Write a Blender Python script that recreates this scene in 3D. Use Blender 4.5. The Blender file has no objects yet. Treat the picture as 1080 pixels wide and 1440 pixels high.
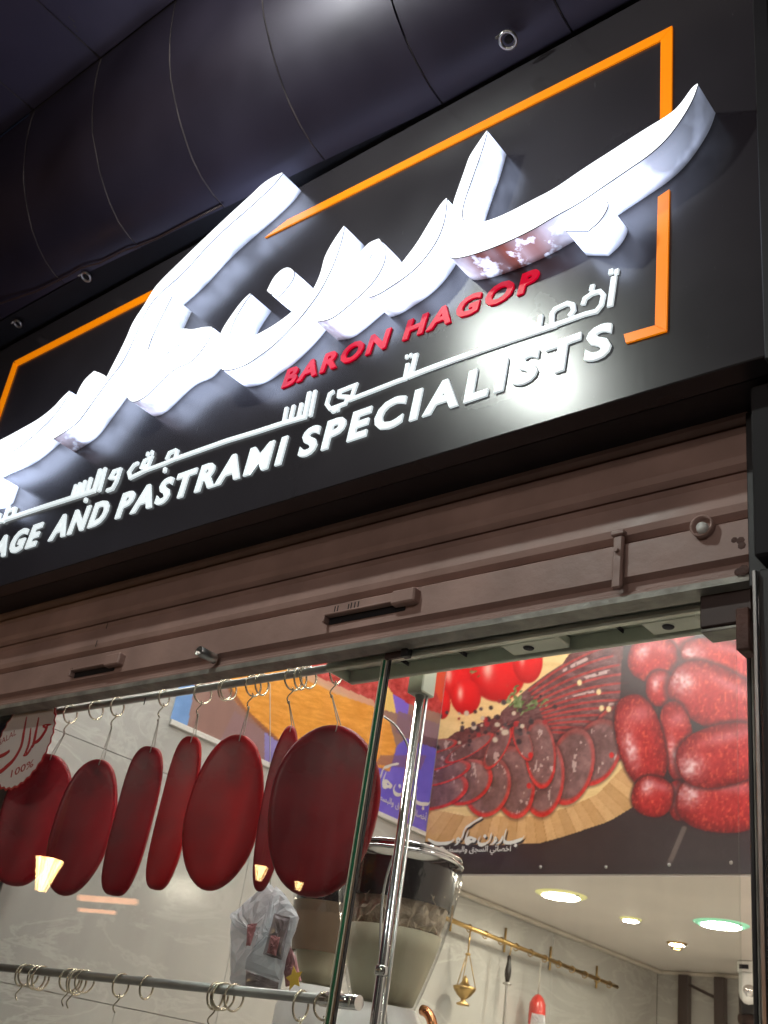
import bpy, math, random
import numpy as np
from mathutils import Matrix, Vector
from mathutils.geometry import tessellate_polygon
random.seed(7)
rnd = random.Random(11)
SC = bpy.context.scene
COL = SC.collection

# ---------------------------------------------------------------- camera
# geometry is laid out in units U around the lens position, then scaled to metres at the end
S = 0.7                      # metres per unit
CH = 2.2                     # lens height above the pavement in U
ROT = np.array([[0.7672621566837395, 0.20742087340628632, 0.606865194418324],
                [0.6242448887826599, -0.45851861722299697, -0.6325179811583503],
                [0.14706155768840912, 0.8641396061605348, -0.4812854031808721]])
FOC = 1484.45
cam_d = bpy.data.cameras.new('camera')
cam_d.sensor_fit = 'VERTICAL'; cam_d.sensor_height = 24.0
cam_d.lens = FOC / 1440 * 24.0
cam_d.clip_start = 0.05; cam_d.clip_end = 500
cam_d.dof.use_dof = True; cam_d.dof.focus_distance = 2.6; cam_d.dof.aperture_fstop = 4.0
cam = bpy.data.objects.new('camera', cam_d); COL.objects.link(cam)
cam.matrix_world = Matrix.Translation((0, 0, CH * S)) @ Matrix([list(r) for r in ROT]).to_4x4()
SC.camera = cam

# ---------------------------------------------------------------- night sky, faint moon
w = bpy.data.worlds.new('World'); SC.world = w; w.use_nodes = True
nt = w.node_tree; nt.nodes.clear()
out = nt.nodes.new('ShaderNodeOutputWorld'); bg = nt.nodes.new('ShaderNodeBackground')
sky = nt.nodes.new('ShaderNodeTexSky'); sky.sky_type = 'NISHITA'; sky.sun_disc = False
sky.sun_elevation = math.radians(3); sky.sun_rotation = math.radians(200)
mixc = nt.nodes.new('ShaderNodeMix'); mixc.data_type = 'RGBA'; mixc.blend_type = 'MULTIPLY'
mixc.inputs['Factor'].default_value = 1.0
nt.links.new(sky.outputs[0], mixc.inputs[6]); mixc.inputs[7].default_value = (0.75, 0.65, 1.0, 1)
nt.links.new(mixc.outputs[2], bg.inputs[0]); bg.inputs[1].default_value = 0.012
nt.links.new(bg.outputs[0], out.inputs[0])
sun_d = bpy.data.lights.new('moon', 'SUN'); sun_d.energy = 0.01; sun_d.angle = math.radians(0.5)
sun = bpy.data.objects.new('moon', sun_d); COL.objects.link(sun)
sun.rotation_euler = (math.radians(60), 0, math.radians(-20))
SC.view_settings.view_transform = 'Standard'; SC.view_settings.look = 'None'
SC.view_settings.exposure = 0.0; SC.view_settings.gamma = 1.0
SC.view_settings.use_curve_mapping = False
SC.cycles.max_bounces = 8; SC.cycles.transparent_max_bounces = 16
SC.cycles.sample_clamp_indirect = 3.0; SC.cycles.use_denoising = True
SC.cycles.caustics_reflective = False; SC.cycles.caustics_refractive = False

# ---------------------------------------------------------------- measuring helpers (U, z from pavement)
def ray(x, y): return ROT @ np.array([x - 540.0, 720.0 - y, -FOC])
def at(x, y, Y):
    d = ray(x, y); p = d * (Y / d[1]); return Vector((p[0], p[1], p[2] + CH))
def atz(x, y, z):
    d = ray(x, y); p = d * (z / d[2]); return Vector((p[0], p[1], p[2] + CH))
def atx(x, y, X):
    d = ray(x, y); p = d * (X / d[0]); return Vector((p[0], p[1], p[2] + CH))
def pix(P):
    c = (np.asarray(P) - np.array([0, 0, CH])) @ ROT
    return 540 + FOC * c[:, 0] / -c[:, 2], 720 - FOC * c[:, 1] / -c[:, 2]
def srgb(r, g, b):
    f = lambda v: (v / 255 / 12.92) if v <= 10.3 else ((v / 255 + 0.055) / 1.055) ** 2.4
    return (f(r), f(g), f(b))

# ---------------------------------------------------------------- materials
def mat(name, col, rough=0.5, metal=0.0, noise=0.15, scale=8.0, bump=0.0, coat=0.0, emis=0.0, ecol=None, spec=0.5, stretch=None, rvar=0.0):
    m = bpy.data.materials.new(name); m.use_nodes = True
    t = m.node_tree; b = t.nodes['Principled BSDF']
    tc = t.nodes.new('ShaderNodeTexCoord'); mp = t.nodes.new('ShaderNodeMapping')
    t.links.new(tc.outputs['Object'], mp.inputs[0])
    if stretch: mp.inputs['Scale'].default_value = stretch
    n = t.nodes.new('ShaderNodeTexNoise'); n.inputs['Scale'].default_value = scale; n.inputs['Detail'].default_value = 6
    t.links.new(mp.outputs[0], n.inputs['Vector'])
    r = t.nodes.new('ShaderNodeValToRGB'); r.color_ramp.elements[0].position = 0.3; r.color_ramp.elements[1].position = 0.7
    r.color_ramp.elements[0].color = tuple(c * (1 - noise) for c in col) + (1,)
    r.color_ramp.elements[1].color = tuple(min(1, c * (1 + noise)) for c in col) + (1,)
    t.links.new(n.outputs[0], r.inputs[0]); t.links.new(r.outputs[0], b.inputs['Base Color'])
    b.inputs['Roughness'].default_value = rough; b.inputs['Metallic'].default_value = metal
    b.inputs['Specular IOR Level'].default_value = spec
    b.inputs['Coat Weight'].default_value = coat; b.inputs['Coat Roughness'].default_value = 0.08
    if rvar:
        mr = t.nodes.new('ShaderNodeMapRange'); mr.inputs['To Min'].default_value = max(0.02, rough - rvar); mr.inputs['To Max'].default_value = rough + rvar
        mr.inputs['From Min'].default_value = 0.3; mr.inputs['From Max'].default_value = 0.7
        t.links.new(n.outputs[0], mr.inputs[0]); t.links.new(mr.outputs[0], b.inputs['Roughness'])
    if bump:
        bp = t.nodes.new('ShaderNodeBump'); bp.inputs['Strength'].default_value = bump; bp.inputs['Distance'].default_value = 0.01
        n2 = t.nodes.new('ShaderNodeTexNoise'); n2.inputs['Scale'].default_value = scale * 4; n2.inputs['Detail'].default_value = 5
        t.links.new(mp.outputs[0], n2.inputs['Vector'])
        t.links.new(n2.outputs[0], bp.inputs['Height']); t.links.new(bp.outputs[0], b.inputs['Normal'])
    if emis:
        b.inputs['Emission Color'].default_value = tuple(ecol or col) + (1,); b.inputs['Emission Strength'].default_value = emis
    return m

M = {}
M['canopy'] = mat('dark_canopy_metal', (0.034, 0.027, 0.046), 0.42, 0.35, 0.2, 2.5, 0.05, rvar=0.07)
M['soffit'] = mat('dark_soffit_metal', (0.080, 0.066, 0.115), 0.5, 0.2, 0.2, 1.8, 0.05)
M['groove'] = mat('dark_backing', (0.010, 0.009, 0.012), 0.8)
M['black'] = mat('black_paint', (0.012, 0.011, 0.014), 0.45, 0, 0.3, 6, 0.1)
M['orange'] = mat('orange_acrylic', srgb(255, 140, 5), 0.35, 0, 0.06, 6, emis=0.55, ecol=srgb(255, 140, 0))
M['white_letter'] = mat('white_acrylic', (0.78, 0.8, 0.8), 0.35, 0, 0.05, 10, emis=0.66, ecol=(0.85, 0.95, 0.98))  # emission added for the floodlit look of the small white lettering
M['red_letter'] = mat('red_acrylic', (0.45, 0.004, 0.02), 0.4, 0, 0.1, 10, spec=0.2, emis=0.5, ecol=(0.95, 0.0, 0.035))  # emission added to brighten the red beyond the floodlight
M['trim'] = mat('dark_trim', (0.08, 0.08, 0.09), 0.4)
M['shutter'] = mat('brown_painted_steel', (0.37, 0.24, 0.21), 0.5, 0.0, 0.18, 5, 0.25, rvar=0.1)
M['shutter_lip'] = mat('worn_galvanised_lip', (0.32, 0.31, 0.28), 0.5, 0.3, 0.35, 14, 0.3)
M['rust'] = mat('rusty_steel', (0.10, 0.045, 0.035), 0.7, 0, 0.5, 12, 0.6)
M['green_alu'] = mat('grey_green_aluminium', (0.72, 0.75, 0.64), 0.40, 0.1, 0.15, 6, 0.1)
M['dark_brown'] = mat('dark_brown_metal', (0.05, 0.028, 0.025), 0.45, 0.2, 0.2, 8)
M['steel'] = mat('brushed_steel', (0.55, 0.54, 0.52), 0.28, 1.0, 0.1, 10, 0.05)
M['rod'] = mat('dull_rod_steel', (0.42, 0.42, 0.41), 0.4, 0.6, 0.15, 10, 0.05)
M['chrome'] = mat('chrome', (0.75, 0.75, 0.76), 0.09, 1.0, 0.05, 6)
M['wire'] = mat('hook_wire', (0.62, 0.57, 0.46), 0.25, 1.0, 0.15, 20)
M['string'] = mat('pale_string', (0.5, 0.47, 0.42), 0.8)
M['brass'] = mat('polished_brass', (0.52, 0.35, 0.14), 0.3, 1.0, 0.15, 14)
M['ceiling'] = mat('white_ceiling_paint', (0.82, 0.76, 0.71), 0.6, 0, 0.04, 3)
M['cornice'] = mat('cream_cornice', (0.6, 0.55, 0.48), 0.6, 0, 0.08, 8)
M['white'] = mat('white_plastic', (0.75, 0.75, 0.73), 0.35)
M['bag'] = mat('white_film', (0.86, 0.88, 0.92), 0.25, 0, 0.08, 9, 0.5, coat=0.4)
M['bagprint'] = mat('grey_printed_film', (0.34, 0.31, 0.34), 0.3, 0, 0.6, 16, coat=0.4)
M['yellow'] = mat('yellow_print', (0.85, 0.55, 0.08), 0.4)
M['pinkprint'] = mat('red_printed_film', (0.48, 0.22, 0.24), 0.3, 0, 0.6, 20)
M['street'] = mat('asphalt', (0.05, 0.05, 0.05), 0.85, 0, 0.3, 6, 0.4)
M['pave'] = mat('pavement_stone', (0.45, 0.44, 0.42), 0.7, 0, 0.2, 4, 0.3)
M['floor'] = mat('shop_floor_tile', (0.76, 0.73, 0.68), 0.35, 0, 0.1, 3)
M['plaster'] = mat('dark_plaster', (0.04, 0.036, 0.04), 0.8, 0, 0.2, 4, 0.2)
M['cream'] = mat('cream_filling', (0.75, 0.72, 0.52), 0.6, 0, 0.06, 6)
M['crumb'] = mat('pale_crumbled_pieces', (0.72, 0.58, 0.44), 0.6, 0, 0.5, 22, 0.6)
M['darkband'] = mat('dark_band_print', (0.015, 0.013, 0.014), 0.25, coat=0.4)
M['printw'] = mat('printed_white', (0.72, 0.70, 0.66), 0.5, 0, 0.03, 4)
M['prints'] = mat('printed_shadow', (0.05, 0.035, 0.03), 0.5)
M['copper'] = mat('copper_metal', (0.75, 0.34, 0.16), 0.22, 1.0, 0.1, 8)
M['grip'] = mat('black_grip', (0.015, 0.013, 0.012), 0.35)
M['sticker'] = mat('sticker_cream', (0.86, 0.82, 0.78), 0.45, 0, 0.05, 5)
M['stickerred'] = mat('sticker_red', (0.36, 0.012, 0.016), 0.4, 0, 0.05, 5)
M['greenedge'] = mat('green_glass_edge', (0.02, 0.14, 0.07), 0.08, 0, 0.5, 5, coat=1.0, stretch=(1, 1, 0.4))
M['seal'] = mat('cream_seal', (0.80, 0.76, 0.60), 0.3, 0, 0.1, 4)
M['slice'] = mat('red_meat', (0.3, 0.02, 0.015), 0.4, 0, 0.4, 20, 0.4)

def translucent(m, amt):
    t = m.node_tree; b = t.nodes['Principled BSDF']; o = [n for n in t.nodes if n.type == 'OUTPUT_MATERIAL'][0]
    tr = t.nodes.new('ShaderNodeBsdfTranslucent'); tr.inputs[0].default_value = (0.85, 0.88, 0.92, 1); mx = t.nodes.new('ShaderNodeMixShader'); mx.inputs[0].default_value = amt
    t.links.new(b.outputs[0], mx.inputs[1]); t.links.new(tr.outputs[0], mx.inputs[2]); t.links.new(mx.outputs[0], o.inputs[0])
translucent(M['bag'], 0.5); translucent(M['sticker'], 0.35)
def emit(name, col, st):
    m = bpy.data.materials.new(name); m.use_nodes = True; t = m.node_tree; t.nodes.clear()
    o = t.nodes.new('ShaderNodeOutputMaterial'); e = t.nodes.new('ShaderNodeEmission')
    e.inputs[0].default_value = tuple(col) + (1,); e.inputs[1].default_value = st
    t.links.new(e.outputs[0], o.inputs[0]); return m
M['face_glow'] = emit('lit_letter_face', (0.92, 0.96, 1.0), 2.2)
M['flood'] = emit('lit_flood_glass', (0.93, 1.0, 0.93), 1400)
M['down_warm'] = emit('lit_downlight_warm', (1.0, 0.88, 0.70), 95)
M['down_cool'] = emit('lit_downlight_cool', (0.95, 1.0, 0.90), 95)
M['tube'] = emit('added_tube_glow', (1.0, 0.98, 0.94), 85)
M['strip'] = emit('added_strip_glow', (1.0, 0.97, 0.9), 40)
M['ringgreen'] = mat('green_tinted_ring', (0.35, 0.75, 0.5), 0.2, 0, 0.1, 5, emis=0.5, ecol=(0.3, 0.8, 0.5))
M['ringyellow'] = mat('yellow_tinted_ring', (0.75, 0.7, 0.35), 0.2, 0, 0.1, 5, emis=0.5, ecol=(0.8, 0.75, 0.3))
M['lantern'] = emit('lit_lantern_glass', (1.0, 0.62, 0.26), 38)

# sign board: dark glossy panel with fine vertical scratches
def board_mat():
    m = mat('sign_panel', (0.036, 0.032, 0.037), 0.24, 0.0, 0.25, 1.5, 0.04, spec=0.7, rvar=0.04)
    t = m.node_tree; b = t.nodes['Principled BSDF']
    tc = t.nodes.new('ShaderNodeTexCoord'); mp = t.nodes.new('ShaderNodeMapping'); mp.inputs['Scale'].default_value = (60, 1, 6)
    mp.inputs['Rotation'].default_value = (0, 0.3, 0)
    n = t.nodes.new('ShaderNodeTexNoise'); n.inputs['Scale'].default_value = 1.2; n.inputs['Detail'].default_value = 8
    bp = t.nodes.new('ShaderNodeBump'); bp.inputs['Strength'].default_value = 0.035; bp.inputs['Distance'].default_value = 0.003
    t.links.new(tc.outputs['Object'], mp.inputs[0]); t.links.new(mp.outputs[0], n.inputs[0])
    t.links.new(n.outputs[0], bp.inputs['Height']); t.links.new(bp.outputs[0], b.inputs['Normal'])
    # pale dust specks and scratches
    v = t.nodes.new('ShaderNodeTexNoise'); v.inputs['Scale'].default_value = 3.0; v.inputs['Detail'].default_value = 10; v.inputs['Roughness'].default_value = 0.8
    mp2 = t.nodes.new('ShaderNodeMapping'); mp2.inputs['Scale'].default_value = (12, 1, 3.0); mp2.inputs['Rotation'].default_value = (0, -0.35, 0)
    t.links.new(tc.outputs['Object'], mp2.inputs[0]); t.links.new(mp2.outputs[0], v.inputs[0])
    r = t.nodes.new('ShaderNodeValToRGB'); r.color_ramp.elements[0].position = 0.635; r.color_ramp.elements[1].position = 0.70
    t.links.new(v.outputs[0], r.inputs[0])
    mx = t.nodes.new('ShaderNodeMix'); mx.data_type = 'RGBA'
    src = b.inputs['Base Color'].links[0].from_socket
    t.links.new(r.outputs[0], mx.inputs[0]); t.links.new(src, mx.inputs[6]); mx.inputs[7].default_value = (0.14, 0.14, 0.15, 1)
    t.links.new(mx.outputs[2], b.inputs['Base Color'])
    return m
M['board'] = board_mat()

# letter returns: lit translucent sides, dimmer where the LEDs do not reach, worn patches
def side_mat():
    m = bpy.data.materials.new('lit_letter_sides'); m.use_nodes = True; t = m.node_tree; b = t.nodes['Principled BSDF']
    a = t.nodes.new('ShaderNodeAttribute'); a.attribute_name = 'led'
    sep = t.nodes.new('ShaderNodeSeparateColor'); t.links.new(a.outputs['Color'], sep.inputs[0])
    tc = t.nodes.new('ShaderNodeTexCoord')
    n = t.nodes.new('ShaderNodeTexNoise'); n.inputs['Scale'].default_value = 17; n.inputs['Detail'].default_value = 5; n.inputs['Roughness'].default_value = 0.6
    t.links.new(tc.outputs['Object'], n.inputs[0])
    r = t.nodes.new('ShaderNodeValToRGB'); r.color_ramp.elements[0].position = 0.33; r.color_ramp.elements[1].position = 0.50
    t.links.new(n.outputs[0], r.inputs[0])
    # wear amount = wear attribute * noise
    w_ = t.nodes.new('ShaderNodeMath'); w_.operation = 'MULTIPLY'; t.links.new(sep.outputs[1], w_.inputs[0]); t.links.new(r.outputs[0], w_.inputs[1])
    cm = t.nodes.new('ShaderNodeMix'); cm.data_type = 'RGBA'; t.links.new(w_.outputs[0], cm.inputs[0])
    cm.inputs[6].default_value = (0.62, 0.64, 0.66, 1); cm.inputs[7].default_value = (0.23, 0.055, 0.035, 1)
    t.links.new(cm.outputs[2], b.inputs['Base Color']); b.inputs['Roughness'].default_value = 0.35
    inv = t.nodes.new('ShaderNodeMath'); inv.operation = 'SUBTRACT'; inv.inputs[0].default_value = 1.0; t.links.new(w_.outputs[0], inv.inputs[1])
    st = t.nodes.new('ShaderNodeMath'); st.operation = 'MULTIPLY'; t.links.new(sep.outputs[0], st.inputs[0]); 
    n3 = t.nodes.new('ShaderNodeTexNoise'); n3.inputs['Scale'].default_value = 7; n3.inputs['Detail'].default_value = 3; t.links.new(tc.outputs['Object'], n3.inputs[0])
    m3 = t.nodes.new('ShaderNodeMapRange'); m3.inputs['From Min'].default_value = 0.38; m3.inputs['From Max'].default_value = 0.58; m3.inputs['To Min'].default_value = 0.42; m3.inputs['To Max'].default_value = 1.15
    t.links.new(n3.outputs[0], m3.inputs[0]); t.links.new(m3.outputs[0], st.inputs[1])
    s2 = t.nodes.new('ShaderNodeMath'); s2.operation = 'MULTIPLY'; s2.inputs[1].default_value = 4.0; t.links.new(st.outputs[0], s2.inputs[0])
    em = t.nodes.new('ShaderNodeMix'); em.data_type = 'RGBA'; t.links.new(w_.outputs[0], em.inputs[0])
    em.inputs[6].default_value = (0.62, 0.72, 1.0, 1); em.inputs[7].default_value = (0.060, 0.016, 0.011, 1)
    t.links.new(em.outputs[2], b.inputs['Emission Color'])
    t.links.new(s2.outputs[0], b.inputs['Emission Strength'])
    return m
M['side'] = side_mat()

def marble_mat():
    m = mat('grey_veined_marble', (0.49, 0.48, 0.455), 0.16, 0, 0.18, 1.1, 0, spec=0.5)
    t = m.node_tree; b = t.nodes['Principled BSDF']; tc = t.nodes.new('ShaderNodeTexCoord')
    n = t.nodes.new('ShaderNodeTexNoise'); n.inputs['Scale'].default_value = 1.6; n.inputs['Detail'].default_value = 12; n.inputs['Distortion'].default_value = 1.2; n.inputs['Roughness'].default_value = 0.62
    mp = t.nodes.new('ShaderNodeMapping'); mp.inputs['Rotation'].default_value = (0.5, 0.3, 0.2); mp.inputs['Scale'].default_value = (1, 0.9, 2.4)
    t.links.new(tc.outputs['Object'], mp.inputs[0]); t.links.new(mp.outputs[0], n.inputs[0])
    r = t.nodes.new('ShaderNodeValToRGB'); e = r.color_ramp.elements
    e[0].position = 0.47; e[0].color = (0, 0, 0, 1); e[1].position = 0.5; e[1].color = (1, 1, 1, 1)
    e2 = e.new(0.53); e2.color = (0, 0, 0, 1)
    t.links.new(n.outputs[0], r.inputs[0])
    sc = t.nodes.new('ShaderNodeMath'); sc.operation = 'MULTIPLY'; sc.inputs[1].default_value = 0.5; t.links.new(r.outputs[0], sc.inputs[0])
    mx = t.nodes.new('ShaderNodeMix'); mx.data_type = 'RGBA'; src = b.inputs['Base Color'].links[0].from_socket
    t.links.new(sc.outputs[0], mx.inputs[0]); t.links.new(src, mx.inputs[6]); mx.inputs[7].default_value = (0.62, 0.61, 0.58, 1)
    t.links.new(mx.outputs[2], b.inputs['Base Color'])
    return m
M['marble'] = marble_mat()

def pastrami_mat():
    m = mat('red_spice_coating', (0.23, 0.004, 0.009), 0.30, 0, 0.45, 4, 0.10, spec=0.18, rvar=0.05)
    return m
M['cured'] = pastrami_mat()
M['cured_bright'] = mat('bright_red_coating', (0.40, 0.006, 0.009), 0.30, 0, 0.4, 4, 0.10, spec=0.18, rvar=0.05)
M['salami'] = mat('bright_red_casing', (0.62, 0.05, 0.04), 0.3, 0, 0.2, 12, coat=0.4)

def schlick(t, f0):
    lw = t.nodes.new('ShaderNodeLayerWeight'); lw.inputs[0].default_value = 0.5
    pw = t.nodes.new('ShaderNodeMath'); pw.operation = 'POWER'; pw.inputs[1].default_value = 5; t.links.new(lw.outputs['Facing'], pw.inputs[0])
    ma = t.nodes.new('ShaderNodeMath'); ma.operation = 'MULTIPLY_ADD'; ma.inputs[1].default_value = 1 - f0; ma.inputs[2].default_value = f0
    t.links.new(pw.outputs[0], ma.inputs[0]); return ma.outputs[0]
def sheet_glass():
    m = bpy.data.materials.new('window_glass'); m.use_nodes = True; t = m.node_tree; t.nodes.clear()
    o = t.nodes.new('ShaderNodeOutputMaterial'); mx = t.nodes.new('ShaderNodeMixShader')
    tr = t.nodes.new('ShaderNodeBsdfTransparent'); tr.inputs[0].default_value = (0.965, 0.985, 0.975, 1)
    gl = t.nodes.new('ShaderNodeBsdfGlossy'); gl.inputs['Roughness'].default_value = 0.01
    t.links.new(schlick(t, 0.045), mx.inputs[0]); t.links.new(tr.outputs[0], mx.inputs[1]); t.links.new(gl.outputs[0], mx.inputs[2])
    # faint smears and dust on the pane
    df = t.nodes.new('ShaderNodeBsdfDiffuse'); df.inputs[0].default_value = (0.6, 0.6, 0.6, 1); m2 = t.nodes.new('ShaderNodeMixShader')
    tc = t.nodes.new('ShaderNodeTexCoord'); mp = t.nodes.new('ShaderNodeMapping'); mp.inputs['Rotation'].default_value = (0, .5, 0); mp.inputs['Scale'].default_value = (9, 1, 2)
    n = t.nodes.new('ShaderNodeTexNoise'); n.inputs['Scale'].default_value = 1.6; n.inputs['Detail'].default_value = 9; n.inputs['Roughness'].default_value = .65
    r = t.nodes.new('ShaderNodeMapRange'); r.inputs['From Min'].default_value = .42; r.inputs['From Max'].default_value = .75; r.inputs['To Min'].default_value = 0.0; r.inputs['To Max'].default_value = .03
    t.links.new(tc.outputs['Object'], mp.inputs[0]); t.links.new(mp.outputs[0], n.inputs[0]); t.links.new(n.outputs[0], r.inputs[0]); t.links.new(r.outputs[0], m2.inputs[0])
    t.links.new(mx.outputs[0], m2.inputs[1]); t.links.new(df.outputs[0], m2.inputs[2])
    t.links.new(m2.outputs[0], o.inputs[0]); return m
M['glass'] = sheet_glass()

def vcol_mat(name):
    m = bpy.data.materials.new(name); m.use_nodes = True; t = m.node_tree; b = t.nodes['Principled BSDF']
    a = t.nodes.new('ShaderNodeAttribute'); a.attribute_name = 'print'
    t.links.new(a.outputs['Color'], b.inputs['Base Color']); b.inputs['Roughness'].default_value = 0.32
    tc = t.nodes.new('ShaderNodeTexCoord'); n = t.nodes.new('ShaderNodeTexNoise'); n.inputs['Scale'].default_value = 2.2
    t.links.new(tc.outputs['Object'], n.inputs[0])
    bp = t.nodes.new('ShaderNodeBump'); bp.inputs['Strength'].default_value = 0.25; bp.inputs['Distance'].default_value = 0.02
    t.links.new(n.outputs[0], bp.inputs['Height']); t.links.new(bp.outputs[0], b.inputs['Normal'])
    return m
M['poster'] = vcol_mat('banner_print')

# ---------------------------------------------------------------- object helpers
def thing(name, label, cat, loc=(0, 0, 0), group=None):
    o = bpy.data.objects.new(name, None); COL.objects.link(o); o.location = loc; o.empty_display_size = 0.1
    o['label'] = label; o['category'] = cat
    if group: o['group'] = group
    return o
def tag(o, label, cat, group=None):
    o['label'] = label; o['category'] = cat
    if group: o['group'] = group
    return o
def struct(o): o['kind'] = 'structure'; return o
def origin_of(p):
    v = Vector((0, 0, 0))
    while p is not None: v += p.location; p = p.parent
    return v

class MB:
    def __init__(s): s.v = []; s.f = []; s.sm = []
    def add(s, v, f, smooth=False):
        n = len(s.v); s.v += [tuple(p) for p in v]; s.f += [tuple(i + n for i in q) for q in f]; s.sm += [smooth] * len(f); return s
    def box(s, x0, x1, y0, y1, z0, z1):
        x0, x1 = sorted((x0, x1)); y0, y1 = sorted((y0, y1)); z0, z1 = sorted((z0, z1))
        v = [(x, y, z) for z in (z0, z1) for y in (y0, y1) for x in (x0, x1)]
        return s.add(v, [(0, 2, 3, 1), (4, 5, 7, 6), (0, 1, 5, 4), (2, 6, 7, 3), (0, 4, 6, 2), (1, 3, 7, 5)])
    def bevbox(s, x0, x1, y0, y1, z0, z1, b=0.006):
        x0, x1 = sorted((x0, x1)); y0, y1 = sorted((y0, y1)); z0, z1 = sorted((z0, z1))
        b = min(b, (x1 - x0) / 3, (y1 - y0) / 3, (z1 - z0) / 3)
        bm = __import__('bmesh').new()
        import bmesh
        bmesh.ops.create_cube(bm, size=1)
        for v in bm.verts: v.co = Vector((x0 + (v.co.x + .5) * (x1 - x0), y0 + (v.co.y + .5) * (y1 - y0), z0 + (v.co.z + .5) * (z1 - z0)))
        bmesh.ops.bevel(bm, geom=list(bm.edges), offset=b, segments=1, affect='EDGES')
        bm.verts.index_update()
        s.add([v.co for v in bm.verts], [[v.index for v in f.verts] for f in bm.faces]); bm.free(); return s
    def tube(s, pts, r, n=8, closed=False, cap=True):
        pts = [Vector(p) for p in pts]; N = len(pts); rs = r if isinstance(r, (list, tuple)) else [r] * N
        rings = []; up = None
        for i, p in enumerate(pts):
            a = pts[(i - 1) % N] if (closed or i > 0) else p; b = pts[(i + 1) % N] if (closed or i < N - 1) else p
            d = (b - a).normalized()
            if up is None:
                up = d.orthogonal().normalized()
            else:
                up = (up - d * up.dot(d)).normalized()
            q = d.cross(up)
            rings.append([p + (up * math.cos(2 * math.pi * k / n) + q * math.sin(2 * math.pi * k / n)) * rs[i] for k in range(n)])
        v = [p for rg in rings for p in rg]; f = []
        for i in range(N if closed else N - 1):
            j = (i + 1) % N
            for k in range(n): f.append((i * n + k, i * n + (k + 1) % n, j * n + (k + 1) % n, j * n + k))
        s.add(v, f, True)
        if cap and not closed:
            m = len(s.v) - len(v)
            s.f += [tuple(m + k for k in range(n))[::-1], tuple(m + (N - 1) * n + k for k in range(n))]; s.sm += [False, False]
        return s
    def lathe(s, c, prof, n=32, axis='z', smooth=True):
        c = Vector(c); v = []
        for (r, h) in prof:
            for k in range(n):
                a = 2 * math.pi * k / n
                if axis == 'z': v.append(c + Vector((r * math.cos(a), r * math.sin(a), h)))
                else: v.append(c + Vector((r * math.cos(a), h, r * math.sin(a))))
        f = []
        for i in range(len(prof) - 1):
            for k in range(n):
                q = (i * n + k, i * n + (k + 1) % n, (i + 1) * n + (k + 1) % n, (i + 1) * n + k)
                f.append(q if axis == 'z' else q[::-1])
        s.add(v, f, smooth); return s
    def prism(s, loops, y0, y1, walls=True, back=False):
        """loops: list of (x,z) outlines, first outer, rest holes; front at y0"""
        V = [[Vector((p[0], p[1], 0)) for p in L] for L in loops]
        tri = tessellate_polygon(V); flat = [p for L in loops for p in L]
        fr = [(p[0], y0, p[1]) for p in flat]; f = []
        for t in tri:
            a, b, c = (flat[i] for i in t)
            cr = (b[0] - a[0]) * (c[1] - a[1]) - (b[1] - a[1]) * (c[0] - a[0])
            f.append(t if cr > 0 else t[::-1])   # normal towards -y
        s.add(fr, f)
        if walls:
            for L in loops:
                n = len(L); v = [(p[0], y0, p[1]) for p in L] + [(p[0], y1, p[1]) for p in L]
                s.add(v, [(i, (i + 1) % n, n + (i + 1) % n, n + i) for i in range(n)])
        return s
    def build(s, name, m, parent=None, smooth=None):
        o_ = origin_of(parent) if parent is not None else Vector((0, 0, 0))
        me = bpy.data.meshes.new(name); me.from_pydata([(v[0] - o_.x, v[1] - o_.y, v[2] - o_.z) for v in s.v], [], s.f)
        me.validate(); me.update()
        if len(me.polygons) == len(s.sm): me.polygons.foreach_set('use_smooth', s.sm)
        me.materials.append(m if not isinstance(m, str) else M[m])
        import bmesh
        bm = bmesh.new(); bm.from_mesh(me); bmesh.ops.recalc_face_normals(bm, faces=bm.faces); bm.to_mesh(me); bm.free()
        o = bpy.data.objects.new(name, me); COL.objects.link(o)
        if parent is not None: o.parent = parent
        return o
def smooth_loop(P, sharp=48, it=2):
    P = [Vector((p[0], p[1])) for p in P]
    for _ in range(it):
        n = len(P); Q = []
        for i in range(n):
            a, b, c = P[i - 1], P[i], P[(i + 1) % n]
            u = b - a; v = c - b
            ang = 0 if u.length < 1e-9 or v.length < 1e-9 else math.degrees(u.angle(v))
            if ang > sharp: Q.append(b.copy())
            else: Q += [b - u * 0.25, b + v * 0.25]
        P = Q
    return [(p.x, p.y) for p in P]
def copy_tree(o, parent=None):
    c = o.copy(); COL.objects.link(c); c.parent = parent
    for ch in list(o.children): copy_tree(ch, c)
    return c

YS = 2.40           # sign face
YF = YS - 0.142    # front of the big letters
YSH = 2.65          # shutter
YG = 2.715           # shop window glass
YR = 2.90           # hanging rods
XL = -5.00          # left inner wall
YB = 6.24           # bulkhead with the banner
YBACK = 10.0
ZC = 1.4485 + CH     # low ceiling height
# ================================================================ SETTING
g = MB().add([(-90, -90, 0), (90, -90, 0), (90, 90, 0), (-90, 90, 0)], [(0, 1, 2, 3)]).build('street', 'street'); struct(g)
g = MB().box(-14, 14, -1.2, 2.6, 0.006, 0.18).build('pavement', 'pave'); struct(g)
g = MB().box(-5.15, -1.05, 2.6, YBACK, 0.006, 0.2).build('shop_floor', 'floor'); struct(g)

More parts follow.
